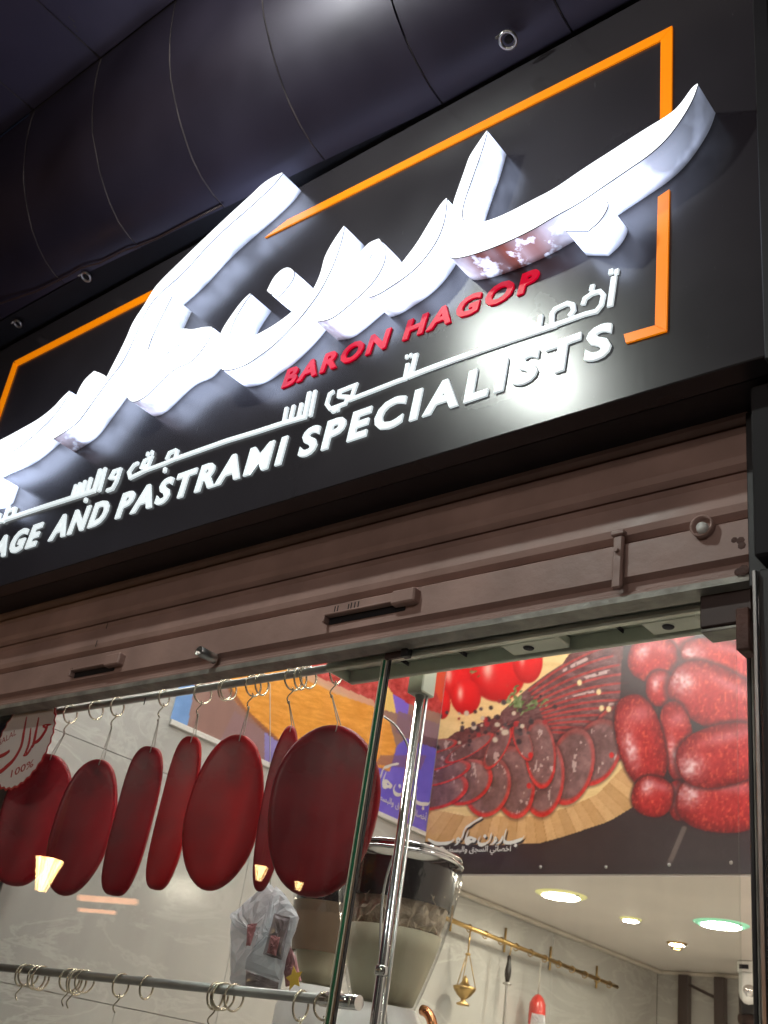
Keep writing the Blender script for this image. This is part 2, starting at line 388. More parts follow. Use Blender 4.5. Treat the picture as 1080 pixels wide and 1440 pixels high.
# left inner wall: marble slabs over a core
wl = MB().box(XL - 0.15, XL - 0.03, 2.97, YBACK + 0.1, 0.2, 6.4).build('wall_left', 'cornice'); struct(wl)
slab_meshes = []
y = YR + 0.0
yy = [2.97, 4.55, 6.23, 8.1, YBACK - 0.03]
zz = [0.2, 1.55, 2.42, ZC - 0.0, 4.7, 6.2]
for i in range(len(yy) - 1):
    for j in range(len(zz) - 1):
        MB().bevbox(XL - 0.028, XL + rnd.uniform(-0.001, 0.001), yy[i] + 0.0012, yy[i + 1] - 0.0012, zz[j] + 0.0012, zz[j + 1] - 0.0012, 0.003).build('marble_slab', 'marble', wl)
# back wall
wb = MB().box(-5.15, -1.0, YBACK, YBACK + 0.12, 0.2, 4.2).build('wall_back', 'plaster'); struct(wb)
xx = [-5.0, -4.05, -3.1, -2.1, -1.05]
for i in range(4):
    for j in range(3):
        MB().bevbox(xx[i] + 0.0012, xx[i + 1] - 0.0012, YBACK - 0.028, YBACK - rnd.uniform(0, 0.001), zz[j] + 0.003, zz[j + 1] - 0.003, 0.003).build('marble_slab', 'marble', wb)
wr = MB().box(-1.0, -0.85, 2.95, YBACK + 0.1, 0.2, 6.4).build('wall_right', 'ceiling'); struct(wr)
# low ceiling, bulkhead, high ceiling over the front of the shop
c1 = MB().box(XL, -1.02, YB + 0.02, YBACK, ZC, ZC + 0.1).build('ceiling_low', 'ceiling'); struct(c1)
MB().bevbox(XL + 0.002, XL + 0.06, YB + 0.03, YBACK - 0.03, ZC - 0.035, ZC - 0.002, 0.01).build('cornice', 'cornice', c1)
MB().bevbox(XL + 0.065, -1.1, YBACK - 0.07, YBACK - 0.03, ZC - 0.035, ZC - 0.002, 0.01).build('cornice', 'cornice', c1)
bh = MB().box(XL, -1.02, YB, YB + 0.018, ZC - 0.0, 6.2).build('bulkhead', 'ceiling'); struct(bh)
c2 = MB().box(XL - 0.1, -1.0, 2.7, YB + 0.1, 6.2, 6.3).build('ceiling_high', 'ceiling'); struct(c2)
# facade above and around the shop front
fa = MB()
fa.box(-9, 4, 2.86, 3.0, CH + 2.3, 12)
fa.box(-9, XL - 0.16, 2.97, 3.1, 0.2, CH + 2.3)
fa.box(-1.0, 4, 2.97, 3.1, 0.2, CH + 2.3)
struct(fa.build('building_front', 'plaster'))
fa = MB().box(-7.5, 3, 2.50, 2.84, CH + 2.02, CH + 2.05)
struct(fa.build('lintel_soffit', 'black'))
# right hand pillar, left dark post
xp = at(1069, 1000, 2.56).x; xpu = at(1058, 720, 2.50).x
p = thing('door_pillar', 'black pillar at the right side of the shop opening under the sign', 'pillar', (xp + 0.3, 2.7, 0.18))
MB().bevbox(xp, xp + 0.55, 2.56, 2.94, 0.18, CH + 1.42, 0.008).build('lower_cladding', 'black', p)
MB().bevbox(xpu, xp + 0.55, 2.50, 2.9, CH + 1.424, CH + 2.0, 0.008).build('upper_cladding', 'groove', p)
MB().bevbox(at(1056, 760, YSH).x + 0.003, at(1056, 760, YSH).x + 0.06, 2.62, 2.73, CH + 1.40, CH + 2.0, 0.003).build('guide_rail', 'black', p)
MB().bevbox(xp - 0.008, xp + 0.004, 2.545, 2.558, 0.2, CH + 1.41, 0.002).build('edge_trim', 'steel', p)
p = MB().bevbox(-5.20, XL - 0.004, 2.90, 2.962, 0.18, CH + 2.2, 0.006).build('dark_post', 'dark_brown')
p.location = (0, 0, 0); tag(p, 'dark upright steel post behind the round sticker at the left end of the window', 'post')

# ================================================================ CANOPY
prof = [(1.66, 5.02), (1.665, 4.95), (1.685, 4.84), (1.71, 4.74), (1.75, 4.62), (1.80, 4.51), (1.87, 4.41), (1.94, 4.32), (2.02, 4.235), (2.10, 4.165), (2.2, 4.105), (2.31, 4.065), (2.41, 4.05)]
def yb(x): return 1.0 if x > -2.38 else 1 - 0.10 * min(1, (-2.38 - x) / 2.4)
def canopy_pt(x, k, off=0.0):
    y, z = prof[k]; y0 = 1.66
    ys = y0 + (y - y0) * (1.0 if x > -2.38 else 1 - 0.20 * min(1.2, (-2.38 - x) / 2.4))
    i0, i1 = max(0, k - 1), min(len(prof) - 1, k + 1)
    t = Vector((prof[i1][0] - prof[i0][0], prof[i1][1] - prof[i0][1])).normalized()
    nrm = Vector((t.y, -t.x))      # towards the street / down
    if nrm.x > 0: nrm = -nrm
    return (x, ys + nrm.x * off, z + nrm.y * off + CH)
cp = thing('canopy', 'dark curved metal canopy in wide panels above the sign', 'canopy', (-3, 1.8, CH + 4.05))
seams = [1.2, 0.4, -0.32, -1.0, -1.69, -2.38, -3.09, -3.79, -4.47, -5.16, -5.85, -6.55, -7.3]
for a, b in zip(seams[:-1], seams[1:]):
    a -= 0.005; b += 0.005; m = MB(); n = len(prof); tilt = rnd.uniform(-0.002, 0.002); SM = [True] * (n - 1)
    v = [canopy_pt(x, k, tilt) for x in (a, b) for k in range(n)] + [canopy_pt(x, k, tilt - 0.012) for x in (a, b) for k in range(n)]
    f = [(k, k + 1, n + k + 1, n + k) for k in range(n - 1)] + [(2 * n + k, 3 * n + k, 3 * n + k + 1, 2 * n + k + 1) for k in range(n - 1)]
    f += [(k, 2 * n + k, 2 * n + k + 1, k + 1) for k in range(n - 1)] + [(n + k, n + k + 1, 3 * n + k + 1, 3 * n + k) for k in range(n - 1)]
    f += [(0, n, 3 * n, 2 * n), (n - 1, 3 * n - 1, 4 * n - 1, 2 * n - 1)]
    m.add(v, f, True); m.sm = [i < n - 1 for i in range(len(f))]
    # separate the outer skin so that its shading stays smooth across the panel only
    nv_ = len(m.v); used = {}
    for fi in range(n - 1, len(m.f)):
        m.f[fi] = tuple(used.setdefault(i, nv_ + len(used)) for i in m.f[fi])
    m.v += [m.v[i] for i in used]
    m.build('curved_panel', 'canopy', cp)
    MB().bevbox(b + 0.0, a - 0.0, 0.1, 1.650, CH + 5.02, CH + 5.035, 0.003).build('soffit_panel', 'soffit', cp)
m = MB(); n = len(prof)
v = [canopy_pt(x, k, -0.02) for x in (1.2, -2.38, -4.8, -7.3) for k in range(n)]
m.add(v, [(i * n + k, i * n + k + 1, (i + 1) * n + k + 1, (i + 1) * n + k) for i in range(3) for k in range(n - 1)]).box(-7.3, 1.2, 0.1, 1.66, CH + 5.04, CH + 5.06).build('backing', 'groove', cp)
m = MB().box(-7.3, 1.2, 0.0, 0.09, CH + 4.9, CH + 5.3); m.build('front_fascia', 'soffit', cp)
m = MB(); e_ = [canopy_pt(x, len(prof) - 1) for x in (1.2, -2.38, -3.5, -4.8, -7.3)]
m.add([(p_[0], p_[1] - 0.004, CH + 4.056) for p_ in e_] + [(p_[0], 2.72, CH + 4.056) for p_ in e_] + [(p_[0], p_[1] - 0.004, CH + 4.07) for p_ in e_] + [(p_[0], 2.72, CH + 4.07) for p_ in e_], [(i, i + 1, i + 6, i + 5) for i in range(4)] + [(10 + i, 11 + i, 16 + i, 15 + i) for i in range(4)] + [(i, i + 1, 11 + i, 10 + i) for i in range(4)])
m.build('under_panel', 'groove', cp)
M['sealant'] = mat('dusty_sealant', (0.11, 0.09, 0.09), 0.8, 0, 0.4, 12, 0.3)
for x in seams[1:-1]:
    rj = random.Random(int(x * 100)); far = x < -2.9; k0 = 0 if far else len(prof) - 4
    P_ = [Vector(canopy_pt(x + rj.uniform(-.003, .003), k, 0.0015)) for k in range(k0, len(prof))]
    MB().tube(P_, [rj.uniform(.001, .0035) if far else .0012 for _ in P_], 5).build('seam_sealant', 'sealant', cp)
    if far: MB().tube([Vector((x + rj.uniform(-.004, .004), y_, CH + 5.0195)) for y_ in (0.3, .6, .9, 1.1, 1.3, 1.5, 1.65)], [rj.uniform(.001, .005) for _ in range(7)], 5).build('seam_sealant', 'sealant', cp)
# pale paint chips on the soffit
for (x_, y_) in ((98, 25), (104, 30), (106, 38), (113, 57), (23, 135), (146, 86), (108, 44)):
    q = atz(x_, y_, 5.0185); rj = random.Random(x_)
    MB().bevbox(q.x - .003, q.x + .003, q.y - rj.uniform(.006, .02), q.y + .006, CH + 5.0175, CH + 5.0192, .001).build('paint_chip', 'sealant', cp)
# cable clipped along the lower edge of the canopy
pts = [atz(x, y, 4.035) for x, y in ((-60, 452), (0, 427), (50, 410), (95, 388), (112, 378), (125, 374), (140, 370), (175, 352), (190, 348), (220, 336), (262, 314), (312, 289))]
tag(MB().tube(pts, 0.006, 6).build('cable', 'dark_brown'), 'thin brown cable running along the lower edge of the dark canopy', 'cable')
def eyelet(c, r, lab, nrm=(0, -0.35, -0.94)):
    t = thing('ceiling_spot', lab, 'light fitting', tuple(c), 'unlit round fittings under the canopy')
    nv = Vector(nrm).normalized(); u = nv.orthogonal().normalized(); w_ = nv.cross(u); cc = Vector(c) + nv * 0.03
    ring = [cc + (u * math.cos(a) + w_ * math.sin(a)) * r for a in [2 * math.pi * k / 24 for k in range(24)]]
    MB().tube(ring, r * 0.24, 8, closed=True).build('ring', 'steel', t)
    MB().tube([Vector(c), cc - nv * 0.004], r * 0.5, 12).build('cup', 'groove', t)
    MB().tube([Vector(c) + u * r * 1.1, cc + u * r * 1.35 + nv * 0.02], r * 0.18, 6).build('clip', 'steel', t)
    return t
eyelet(at(717, 53, 2.27), 0.036, 'small unlit metal ring fitting on the canopy above the top right of the orange frame')
eyelet(atz(125, 386, 4.06), 0.030, 'small round fitting beside the cable at the far left under the canopy')
eyelet(atz(29, 452, 4.05), 0.026, 'dull round fitting in the gap at the leftmost end between canopy and sign')

# ================================================================ SIGN
xr = at(1070, 250, YS).x
sg = thing('shop_sign', 'long black shop sign with glowing white Arabic letters and orange frame', 'sign', (-3.4, YS, CH + 2.02))
MB().bevbox(-7.2, xr, YS, YS + 0.09, CH + 2.012, CH + 4.0, 0.004).build('board', 'board', sg)
MB().box(-7.19, xr - 0.01, YS + 0.092, YS + 0.25, CH + 2.06, CH + 3.99).build('box_frame', 'groove', sg)
# raised dark edge strip at the far right of the board
MB().bevbox(xr - 0.004, xr + 0.05, YS - 0.012, YS + 0.2, CH + 1.99, CH + 4.06, 0.004).build('end_strip', 'black', sg)
def plane_pts(P, Y): return [(lambda q: (q.x, q.z))(at(x, y, Y)) for x, y in P]
def frame_piece(P, t=0.008):
    L = plane_pts(P, YS - t); return MB().prism([L], YS - t, YS - 0.0005).build('orange_frame_bar', 'orange', sg)
frame_piece([(376, 331), (927, 57), (945, 37), (944, 37), (640, 184), (400, 304)][0:3] + [(372, 318)] if False else [(372, 334), (404, 309), (945, 36), (929, 56)])
frame_piece([(945, 37), (929, 57), (928, 175), (944, 160)])
frame_piece([(941, 266), (925, 277), (921, 457), (937, 464)])
frame_piece([(937, 465), (920, 457.5), (877, 470), (880, 482)])
frame_piece([(214, 408), (20, 508), (24, 513.5), (214, 417)])
frame_piece([(19, 509), (23.5, 513), (-40, 700), (-47, 700)])
# --- big logo
logo = {
 'right': [[(981,118),(973,124),(958,146),(944,160),(904,184),(864,210),(820,238),(780,266),(750,281),(720,297),(693,309),(668,315),(652,312),(649,304),(650,291),(656,271),(667,240),(678,209),(685,184),(671,204),(660,221),(656,233),(649,253),(640,278),(636,293),(631,313),(627,336),(627,353),(633,364),(656,360),(684,351),(716,338),(749,322),(780,303),(813,286),(853,258),(884,237),(913,217),(936,196),(953,174),(967,152),(976,134)]],
 'rdot': [[(796,324),(804,306),(813,291),(825,280),(845,276),(855,284),(853,294),(843,310),(827,324)]],
 'ra': [[(628,279),(620,287),(604,313),(587,342),(567,368),(556,382),(538,400),(518,418),(533,413),(551,401),(571,388),(589,372),(605,352),(618,330),(626,305)]],
 'waw': [[(533,336),(520,341),(511,350),(504,359),(501,372),(499,386),(490,405),(470,430),(444,452),(464,449),(482,436),(500,420),(514,408),(529,390),(540,370),(543,350)], [(523,357),(516,366),(521,374),(529,364)]],
 'nun': [[(484,318),(473,333),(462,351),(456,364),(453,378),(448,393),(440,409),(424,426),(411,439),(387,457),(360,472),(340,480),(327,481),(322,476),(323,466),(329,450),(340,430),(352,413),(340,424),(324,446),(313,463),(309,474),(303,490),(302,503),(307,514),(313,521),(329,519),(347,512),(364,500),(382,487),(400,470),(418,451),(436,428),(449,410),(462,386),(473,361),(481,334)]],
 'ndot': [[(376,409),(381,398),(387,388),(398,378),(407,376),(414,382),(411,394),(400,408),(393,416),(380,413)]],
 'ha': [[(241,416),(232,425),(222,444),(207,470),(192,500),(182,525),(178,544),(179,560),(187,566),(204,558),(218,544),(235,527),(249,516),(269,509),(284,491),(296,473),(298,460),(287,460),(271,464),(258,462),(243,466),(226,476),(212,488),(206,497),(211,478),(222,455),(232,435)], [(232,500),(241,489),(253,484),(256,492),(246,501)]],
 'kaf': [[(397,243),(384,249),(369,259),(356,272),(324,301),(289,334),(256,366),(222,399),(212,414),(203,430),(187,453),(178,476),(164,504),(150,531),(146,527),(133,522),(120,533),(111,548),(106,562),(104,571),(107,578),(98,592),(86,604),(74,617),(100,601),(111,591),(124,573),(140,551),(153,533),(166,517),(178,498),(191,469),(200,447),(209,430),(222,414),(229,408),(260,381),(293,343),(324,314),(356,287),(387,257)], [(124,548),(120,557),(126,560),(133,550)]],
 'ba': [[(98,550),(89,558),(76,573),(56,589),(33,602),(0,620),(-30,633),(-62,640),(-90,632),(-98,650),(-80,668),(-50,668),(-20,652),(0,643),(16,636),(33,624),(56,604),(76,584),(89,566)]],
 'bdot': [[(-50,692),(-40,676),(-22,664),(-4,668),(-12,690),(-26,702)]],
}
tips = {'right': [(981,118,46,.78),(685,184,30,.55)], 'nun': [(352,413,34,.72)], 'ha': [(241,416,30,.7)], 'kaf': [(397,243,28,.45),(212,416,18,.45),(74,617,22,.5)], 'waw': [(444,452,18,.55)], 'ra': [(518,418,18,.45)], 'ba': [], 'rdot': [], 'ndot': [], 'bdot': []}
wears = {'right': [(668,348,62,1.0),(735,328,75,.95),(700,340,60,1.0),(770,310,35,.55)], 'kaf': [(74,617,24,.8),(84,610,16,.8)], 'waw': [(450,452,20,.8)], 'ra': [(555,400,18,.6),(520,418,20,.6)], 'ha': [(190,566,22,.7)], 'nun': [(320,515,16,.5)]}
def logo_letter(key, loops):
    # outline traced on the front face; the returns go straight back to the board
    L = [smooth_loop(plane_pts(l, YF), 50, 2) for l in loops]
    m = MB(); led = []
    cols = [(0.0, .70), (0.10, .85), (0.30, 1.0), (0.55, 1.0), (0.80, .85), (0.93, .38), (1.0, .16)]
    for lp in L:
        # densify
        P = []
        for i, a in enumerate(lp):
            b = lp[(i + 1) % len(lp)]; d = math.hypot(b[0] - a[0], b[1] - a[1]); k = max(1, int(d / 0.03))
            P += [(a[0] + (b[0] - a[0]) * j / k, a[1] + (b[1] - a[1]) * j / k) for j in range(k)]
        n = len(P); v = []; px, py = pix(np.array([(p[0], YF, p[1]) for p in P]))
        for (t, gl) in cols:
            for i, p_ in enumerate(P):
                v.append((p_[0], YF + 0.004 + (YS - 0.004 - YF) * t, p_[1]))
                dim = 1.0; wr_ = 0.0
                for (tx, ty, rad, am) in tips.get(key, []):
                    d = math.hypot(px[i] - tx, py[i] - ty) / rad
                    dim *= 1 - am * math.exp(-d * d * 0.9) * (0.55 + 0.9 * t if t < .5 else 1)
                for (tx, ty, rad, am) in wears.get(key, []):
                    d = math.hypot(px[i] - tx, py[i] - ty) / rad; wr_ = max(wr_, am * math.exp(-d * d * 1.6))
                if key == 'right':
                    f_ = min(1, max(0, (px[i] - 840) / 120)); dim *= 1 - 0.80 * f_
                led.append((max(0.03, gl * max(0.04, dim)), wr_))
        m.add(v, [(r * n + i, r * n + (i + 1) % n, (r + 1) * n + (i + 1) % n, (r + 1) * n + i) for r in range(len(cols) - 1) for i in range(n)], True)
    o = m.build('logo_letter', 'side', sg)
    a = o.data.color_attributes.new('led', 'FLOAT_COLOR', 'POINT')
    a.data.foreach_set('color', [c for q in led for c in (q[0], q[1], 0, 1)])
    f = MB().prism(L, YF - 0.002, YF + 0.003).build('letter_face', 'face_glow', o)
    tr = MB()
    for lp in L:
        tr.tube([(p_[0], YF + 0.0038, p_[1]) for p_ in lp], 0.0026, 4, closed=True)
    tr.build('trim_line', 'trim', o)
    return o
for k, l in logo.items(): logo_letter(k, l)

# --- kufi line in raised strokes
def stroke_prism(m, P, wdt, y0, y1):
    P = [Vector(p) for p in P]; n = len(P); Lf = []; Rt = []
    for i, p_ in enumerate(P):
        d1 = (p_ - P[i - 1]).normalized() if i else None; d2 = (P[i + 1] - p_).normalized() if i < n - 1 else None
        if d1 is None: nn = Vector((-d2.y, d2.x)); k = 1
        elif d2 is None: nn = Vector((-d1.y, d1.x)); k = 1
        else:
            a = Vector((-d1.y, d1.x)); b = Vector((-d2.y, d2.x)); nn = (a + b)
            if nn.length < 1e-4: nn = a
            nn.normalize(); k = min(1.6, 1 / max(0.35, nn.dot(a)))
        wd = wdt[i] if isinstance(wdt, list) else wdt
        Lf.append(p_ + nn * wd * k / 2); Rt.append(p_ - nn * wd * k / 2)
    lp = [(p.x, p.y) for p in Lf] + [(p.x, p.y) for p in reversed(Rt)]
    m.prism([lp], y0, y1)
kufi = [ # (strokes per letter)
 ('a', [[(863,388),(857,430)]], .021), ('a', [[(859,378),(858,385)]], .015), ('a', [[(867,378),(866,385)]], .015),
 ('a', [[(819,428),(822,419),(832,412),(843,409),(848,414),(845,428),(838,437),(822,441),(775,458)]], .0165), ('a', [[(833,400),(831,408)]], .0165),
 ('a', [[(775,458),(776,440),(780,434),(797,426),(805,428),(806,436),(800,444)]], .0165), ('a', [[(760,443),(757,463)]], .0165),
 ('a', [[(782,456),(740,470),(690,487),(638,505),(600,519),(577,528),(585,497)]], .021),
 ('a', [[(573,511),(569,532),(560,535),(493,561),(500,541),(477,550),(476,557),(489,558),(485,567),(464,575),(459,568),(463,554),(469,550)]], .0165),
 ('a', [[(572,499),(571,504)]], .011), ('a', [[(578,497),(577,502)]], .011), ('a', [[(469,574),(468,580)]], .015), ('a', [[(475,572),(474,578)]], .015),
 ('a', [[(443,549),(436,585)]], .0165), ('a', [[(435,551),(428,586),(400,594),(360,607),(320,619),(246,645)]], .019),
 ('a', [[(424,567),(419,588)]], .0165), ('a', [[(413,570),(408,592)]], .0165), ('a', [[(403,573),(399,594)]], .0165),
 ('a', [[(234,646),(238,637),(247,633),(249,634),(246,645),(230,652),(205,661),(183,672),(181,664),(188,654),(194,651)]], .0165),
 ('a', [[(232,658),(231,664)]], .015), ('a', [[(206,660),(213,643),(203,648),(199,657),(208,655)]], .015), ('a', [[(208,636),(207,641)]], .012), ('a', [[(214,634),(213,639)]], .012),
 ('a', [[(150,690),(158,687),(163,678),(169,660),(160,663),(155,672),(164,672)]], .0165),
 ('a', [[(148,658),(139,691)]], .0165), ('a', [[(141,660),(132,690),(104,699),(60,713),(0,733),(-60,753)]], .021),
 ('a', [[(128,672),(122,693)]], .0165), ('a', [[(120,676),(114,696)]], .0165), ('a', [[(113,679),(107,698)]], .0165), ('a', [[(107,682),(101,701)]], .0165), ('a', [[(121,701),(120,706)]], .015),
 ('a', [[(13,711),(4,735)]], .0145), ('a', [[(9,719),(22,715),(18,727)]], .0145), ('a', [[(1,722),(-6,738),(-22,742)]], .0145),
]
ys_off = 0
for k, (nm, strokes, wd) in enumerate(kufi):
    m = MB(); y0 = YS - 0.009 - 0.00025 * k
    for s_ in strokes:
        stroke_prism(m, [(lambda q: (q.x, q.z))(at(x, y_, YS - 0.009)) for x, y_ in s_], wd, y0, YS - 0.0004)
    m.build('kufi_stroke', 'white_letter', sg)

# --- latin lettering from the built-in font, emboldened and slanted
def text_mesh(body, off=0.0, shear=0.0, extrude=0.0, res=3):
    c = bpy.data.curves.new('tmp', 'FONT'); c.body = body; c.offset = off; c.shear = shear; c.extrude = extrude; c.resolution_u = res; c.space_character = 1.27 if off > 0.03 else 1.0
    o = bpy.data.objects.new('tmp', c); COL.objects.link(o)
    dg = bpy.context.evaluated_depsgraph_get(); me = o.evaluated_get(dg).to_mesh()
    v = [tuple(p.co) for p in me.vertices]; f = [tuple(p.vertices) for p in me.polygons]
    o.evaluated_get(dg).to_mesh_clear(); bpy.data.objects.remove(o); bpy.data.curves.remove(c)
    return v, f
def islands(v, f):
    par = list(range(len(v)))
    def find(a):
        while par[a] != a: par[a] = par[par[a]]; a = par[a]
        return a
    # weld coincident vertices first
    seen = {}
    for i, p_ in enumerate(v):
        k = (round(p_[0], 4), round(p_[1], 4), round(p_[2], 4)); j = seen.setdefault(k, i); par[find(i)] = find(j)
    for q in f:
        for j in q[1:]: par[find(j)] = find(q[0])
    G = {}
    for q in f: G.setdefault(find(q[0]), []).append(q)
    return list(G.values())
def word(body, x0, x1, z0, h, y, depth, mname, off=0.04, shear=0.25, name='raised_letter', parent=None):
    """stands in the plane y, between x0 and x1, cap height h"""
    v, f = text_mesh(body, off, shear, 0.1)
    mx = min(p_[0] for p_ in v); Mx = max(p_[0] for p_ in v); E_ = text_mesh('E', off, 0)[0]; my = min(q[1] for q in E_); My = max(q[1] for q in E_)
    T = lambda p_: (x0 + (p_[0] - mx) / (Mx - mx) * (x1 - x0), y - depth * (p_[2] + 0.1) / 0.2 if True else 0, z0 + (p_[1] - my) / (My - my) * h)
    for isl in islands(v, f):
        idx = sorted({i for q in isl for i in q}); mp_ = {i: k for k, i in enumerate(idx)}
        MB().add([T(v[i]) for i in idx], [tuple(mp_[i] for i in q) for q in isl]).build(name, mname, parent)
zt = at(495, 622, YS).z; hh = at(502, 582, YS).z - zt
X = lambda x, y_, Y=YS: at(x, y_, Y).x
word('SPECIALISTS', X(420, 645), X(860, 500), zt + 0.004, hh * 1.02, YS - 0.0005, 0.0095, 'white_letter', 0.036, 0.05, parent=sg)
word('PASTRAMI', X(164, 727), X(405, 622), zt + 0.004, hh * 1.02, YS - 0.0005, 0.0095, 'white_letter', 0.036, 0.05, parent=sg)
word('AND', X(70, 758), X(157, 706), zt + 0.004, hh * 1.02, YS - 0.0005, 0.0095, 'white_letter', 0.036, 0.05, parent=sg)
word('SAUSAGE', X(70, 758) - 1.08, X(70, 737) - 0.06, zt + 0.004, hh * 1.02, YS - 0.0005, 0.0095, 'white_letter', 0.036, 0.05, parent=sg)
zr = at(398, 547, YS).z
word('BARON', X(397, 547), X(551, 468), zr, 0.098, YS - 0.0005, 0.0085, 'red_letter', 0.040, 0.13, parent=sg)
word('HAGOP', X(567, 480), X(760, 381), zr, 0.098, YS - 0.0005, 0.0085, 'red_letter', 0.040, 0.13, parent=sg)

# ================================================================ ROLLER SHUTTER
sh = thing('roller_shutter', 'rolled up brown steel roller shutter under the black sign', 'shutter', (-3, YSH, CH + 1.43))
xs0 = -7.0; xs1 = X(1056, 760, YSH)
def strip(P, name, mname, x0=xs0, x1=xs1, par=sh):
    n = len(P); v = [(x, p_[0], p_[1] + CH) for x in (x0, x1) for p_ in P]
    f = [(i, (i + 1) % n, n + (i + 1) % n, n + i) for i in range(n)] + [tuple(range(n)), tuple(range(n, 2 * n))[::-1]]
    return MB().add(v, f).build(name, mname, par)
# profiles given as (y, z)
strip([(2.648, 1.640), (2.632, 1.628), (2.632, 1.512), (2.655, 1.500), (2.655, 1.470), (2.644, 1.462), (2.644, 1.452), (2.70, 1.452), (2.70, 1.640)], 'bottom_bar', 'shutter')
strip([(2.636, 1.4505), (2.636, 1.430), (2.70, 1.422), (2.70, 1.4505)], 'bottom_lip', 'shutter_lip')
zc = 1.648
for i in range(4):
    strip([(2.690, zc), (2.662, zc + 0.004), (2.646, zc + 0.022), (2.640, zc + 0.045), (2.658, zc + 0.052), (2.662, zc + 0.14), (2.650, zc + 0.156), (2.690, zc + 0.160)], 'slat', 'shutter')
    zc += 0.168
MB().box(xs0, xs1, 2.70, 2.71, CH + 1.5, CH + 2.3).build('backing', 'groove', sh)
# fine vertical ribs pressed in the slats, shown near the right half
m = MB()
x = xs0 + 0.3
while x < xs1 - 0.02:
    for z_ in (1.648 + 0.058, 1.648 + 0.168 + 0.058):
        m.add([(x, 2.660, CH + z_), (x + 0.012, 2.660, CH + z_), (x + 0.006, 2.6590, CH + z_ + 0.002), (x, 2.6635, CH + z_ + 0.08), (x + 0.012, 2.6635, CH + z_ + 0.08), (x + 0.006, 2.6615, CH + z_ + 0.078)], [(0, 2, 5, 3), (2, 1, 4, 5), (0, 1, 2), (3, 5, 4)])
    x += 0.026
o = m.build('pressed_ribs', 'shutter', sh); o['kind'] = 'stuff'
def slot(xa, ya, xb, yb_, nm='handle_slot'):
    a = at(xa, ya, 2.63); b = at(xb, yb_, 2.63); z = (a.z + b.z) / 2
    f = MB(); 
    f.bevbox(a.x, b.x, 2.600, 2.634, z + 0.006, z + 0.014, 0.002)
    f.bevbox(a.x, a.x + 0.012, 2.600, 2.634, z - 0.02, z + 0.012, 0.002)
    o = f.build('pull_handle', 'shutter', sh)
    MB().bevbox(a.x + 0.012, b.x - 0.03, 2.6285, 2.6315, z - 0.022, z + 0.006, 0.001).build('slot_shade_plate', 'groove', o)  # thin dark plate on the bar stands in for the shaded slot
    MB().bevbox(b.x - 0.08, b.x + 0.03, 2.596, 2.640, z - 0.006, z + 0.050, 0.006).build('handle_tab', 'shutter', o)
    return o
slot(460, 873, 580, 848); slot(103, 950, 168, 934)
m = MB(); a = at(871, 795, 2.63)
m.bevbox(a.x - 0.018, a.x + 0.018, 2.612, 2.6315, CH + 1.47, CH + 1.655, 0.006).bevbox(a.x - 0.024, a.x + 0.024, 2.606, 2.63, CH + 1.655, CH + 1.672, 0.004)
m.tube([(a.x, 2.60, CH + 1.60), (a.x, 2.63, CH + 1.60)], 0.008, 10).build('bracket_strap', 'shutter', sh)
def peg(px, py, r, L, mouter):
    c = at(px, py, 2.63 - L); cc = Vector((c.x, 2.632, c.z))
    o = MB().lathe((c.x, 0, c.z), [(r, 2.632), (r, 2.632 - L), (r * .82, 2.632 - L), (r * .82, 2.632 - L * .3), (0.0005, 2.632 - L * .3)], 24, 'y').build('lock_tube', mouter, sh)
    return o
pt = peg(985, 738, 0.036, 0.022, 'shutter')
c = at(985, 738, 2.608)
MB().lathe((c.x + 0.006, 0, c.z - 0.012), [(0.0005, 2.598), (0.016, 2.599), (0.019, 2.61), (0.019, 2.615)], 16, 'y').build('lock_core', 'white', pt)
peg(279, 915, 0.022, 0.09, 'steel')
# rust at the right end of the bar
for i in range(5):
    m = MB()
    zz_ = 1.452 + rnd.uniform(0, 0.12); xx_ = xs1 - rnd.uniform(0.0, 0.05)
    m.lathe((xx_, 0, CH + zz_), [(0.0005, 2.6311), (rnd.uniform(.004, .010), 2.6313), (rnd.uniform(.011, .02), 2.6323)], 7, 'y', False)
    m.build('rust_scab', 'rust', sh)
# scratch marks above the handle
for (ax, ay) in ((470, 858), (474, 857), (489, 855), (493, 853), (498, 852), (503, 851), (97, 945), (100, 944), (203, 986), (135, 905), (150, 880)):
    a = at(ax, ay, 2.6312); MB().box(a.x, a.x + 0.005, 2.6308, 2.6318, a.z - 0.016, a.z + 0.016).build('paint_scratch', 'groove', sh)

# ================================================================ DOOR HEADER, GLASS, POSTS
hd = thing('door_header', 'grey green aluminium door header with an open channel under the shutter', 'door frame', (-1.9, 2.8, CH + 1.41))
xa = at(463, 941, 2.75).x; xb = X(1050, 850, 2.8)
zb = CH + 1.41
MB().bevbox(xa, xb, 2.735, 2.758, zb + 0.025, zb + 0.34, 0.003).build('front_plate', 'green_alu', hd)
MB().bevbox(xa, xb, 2.728, 2.764, zb, zb + 0.0245, 0.006).build('front_ridge', 'green_alu', hd)
MB().bevbox(xa, xb, 2.868, 2.892, zb - 0.004, zb + 0.34, 0.004).build('rear_plate', 'green_alu', hd)
MB().bevbox(xa, xb, 2.765, 2.867, zb + 0.045, zb + 0.055, 0.003).build('channel_top', 'green_alu', hd)
MB().bevbox(xa - 0.006, xa - 0.0005, 2.735, 2.892, zb, zb + 0.33, 0.001).build('end_cap', 'green_alu', hd)
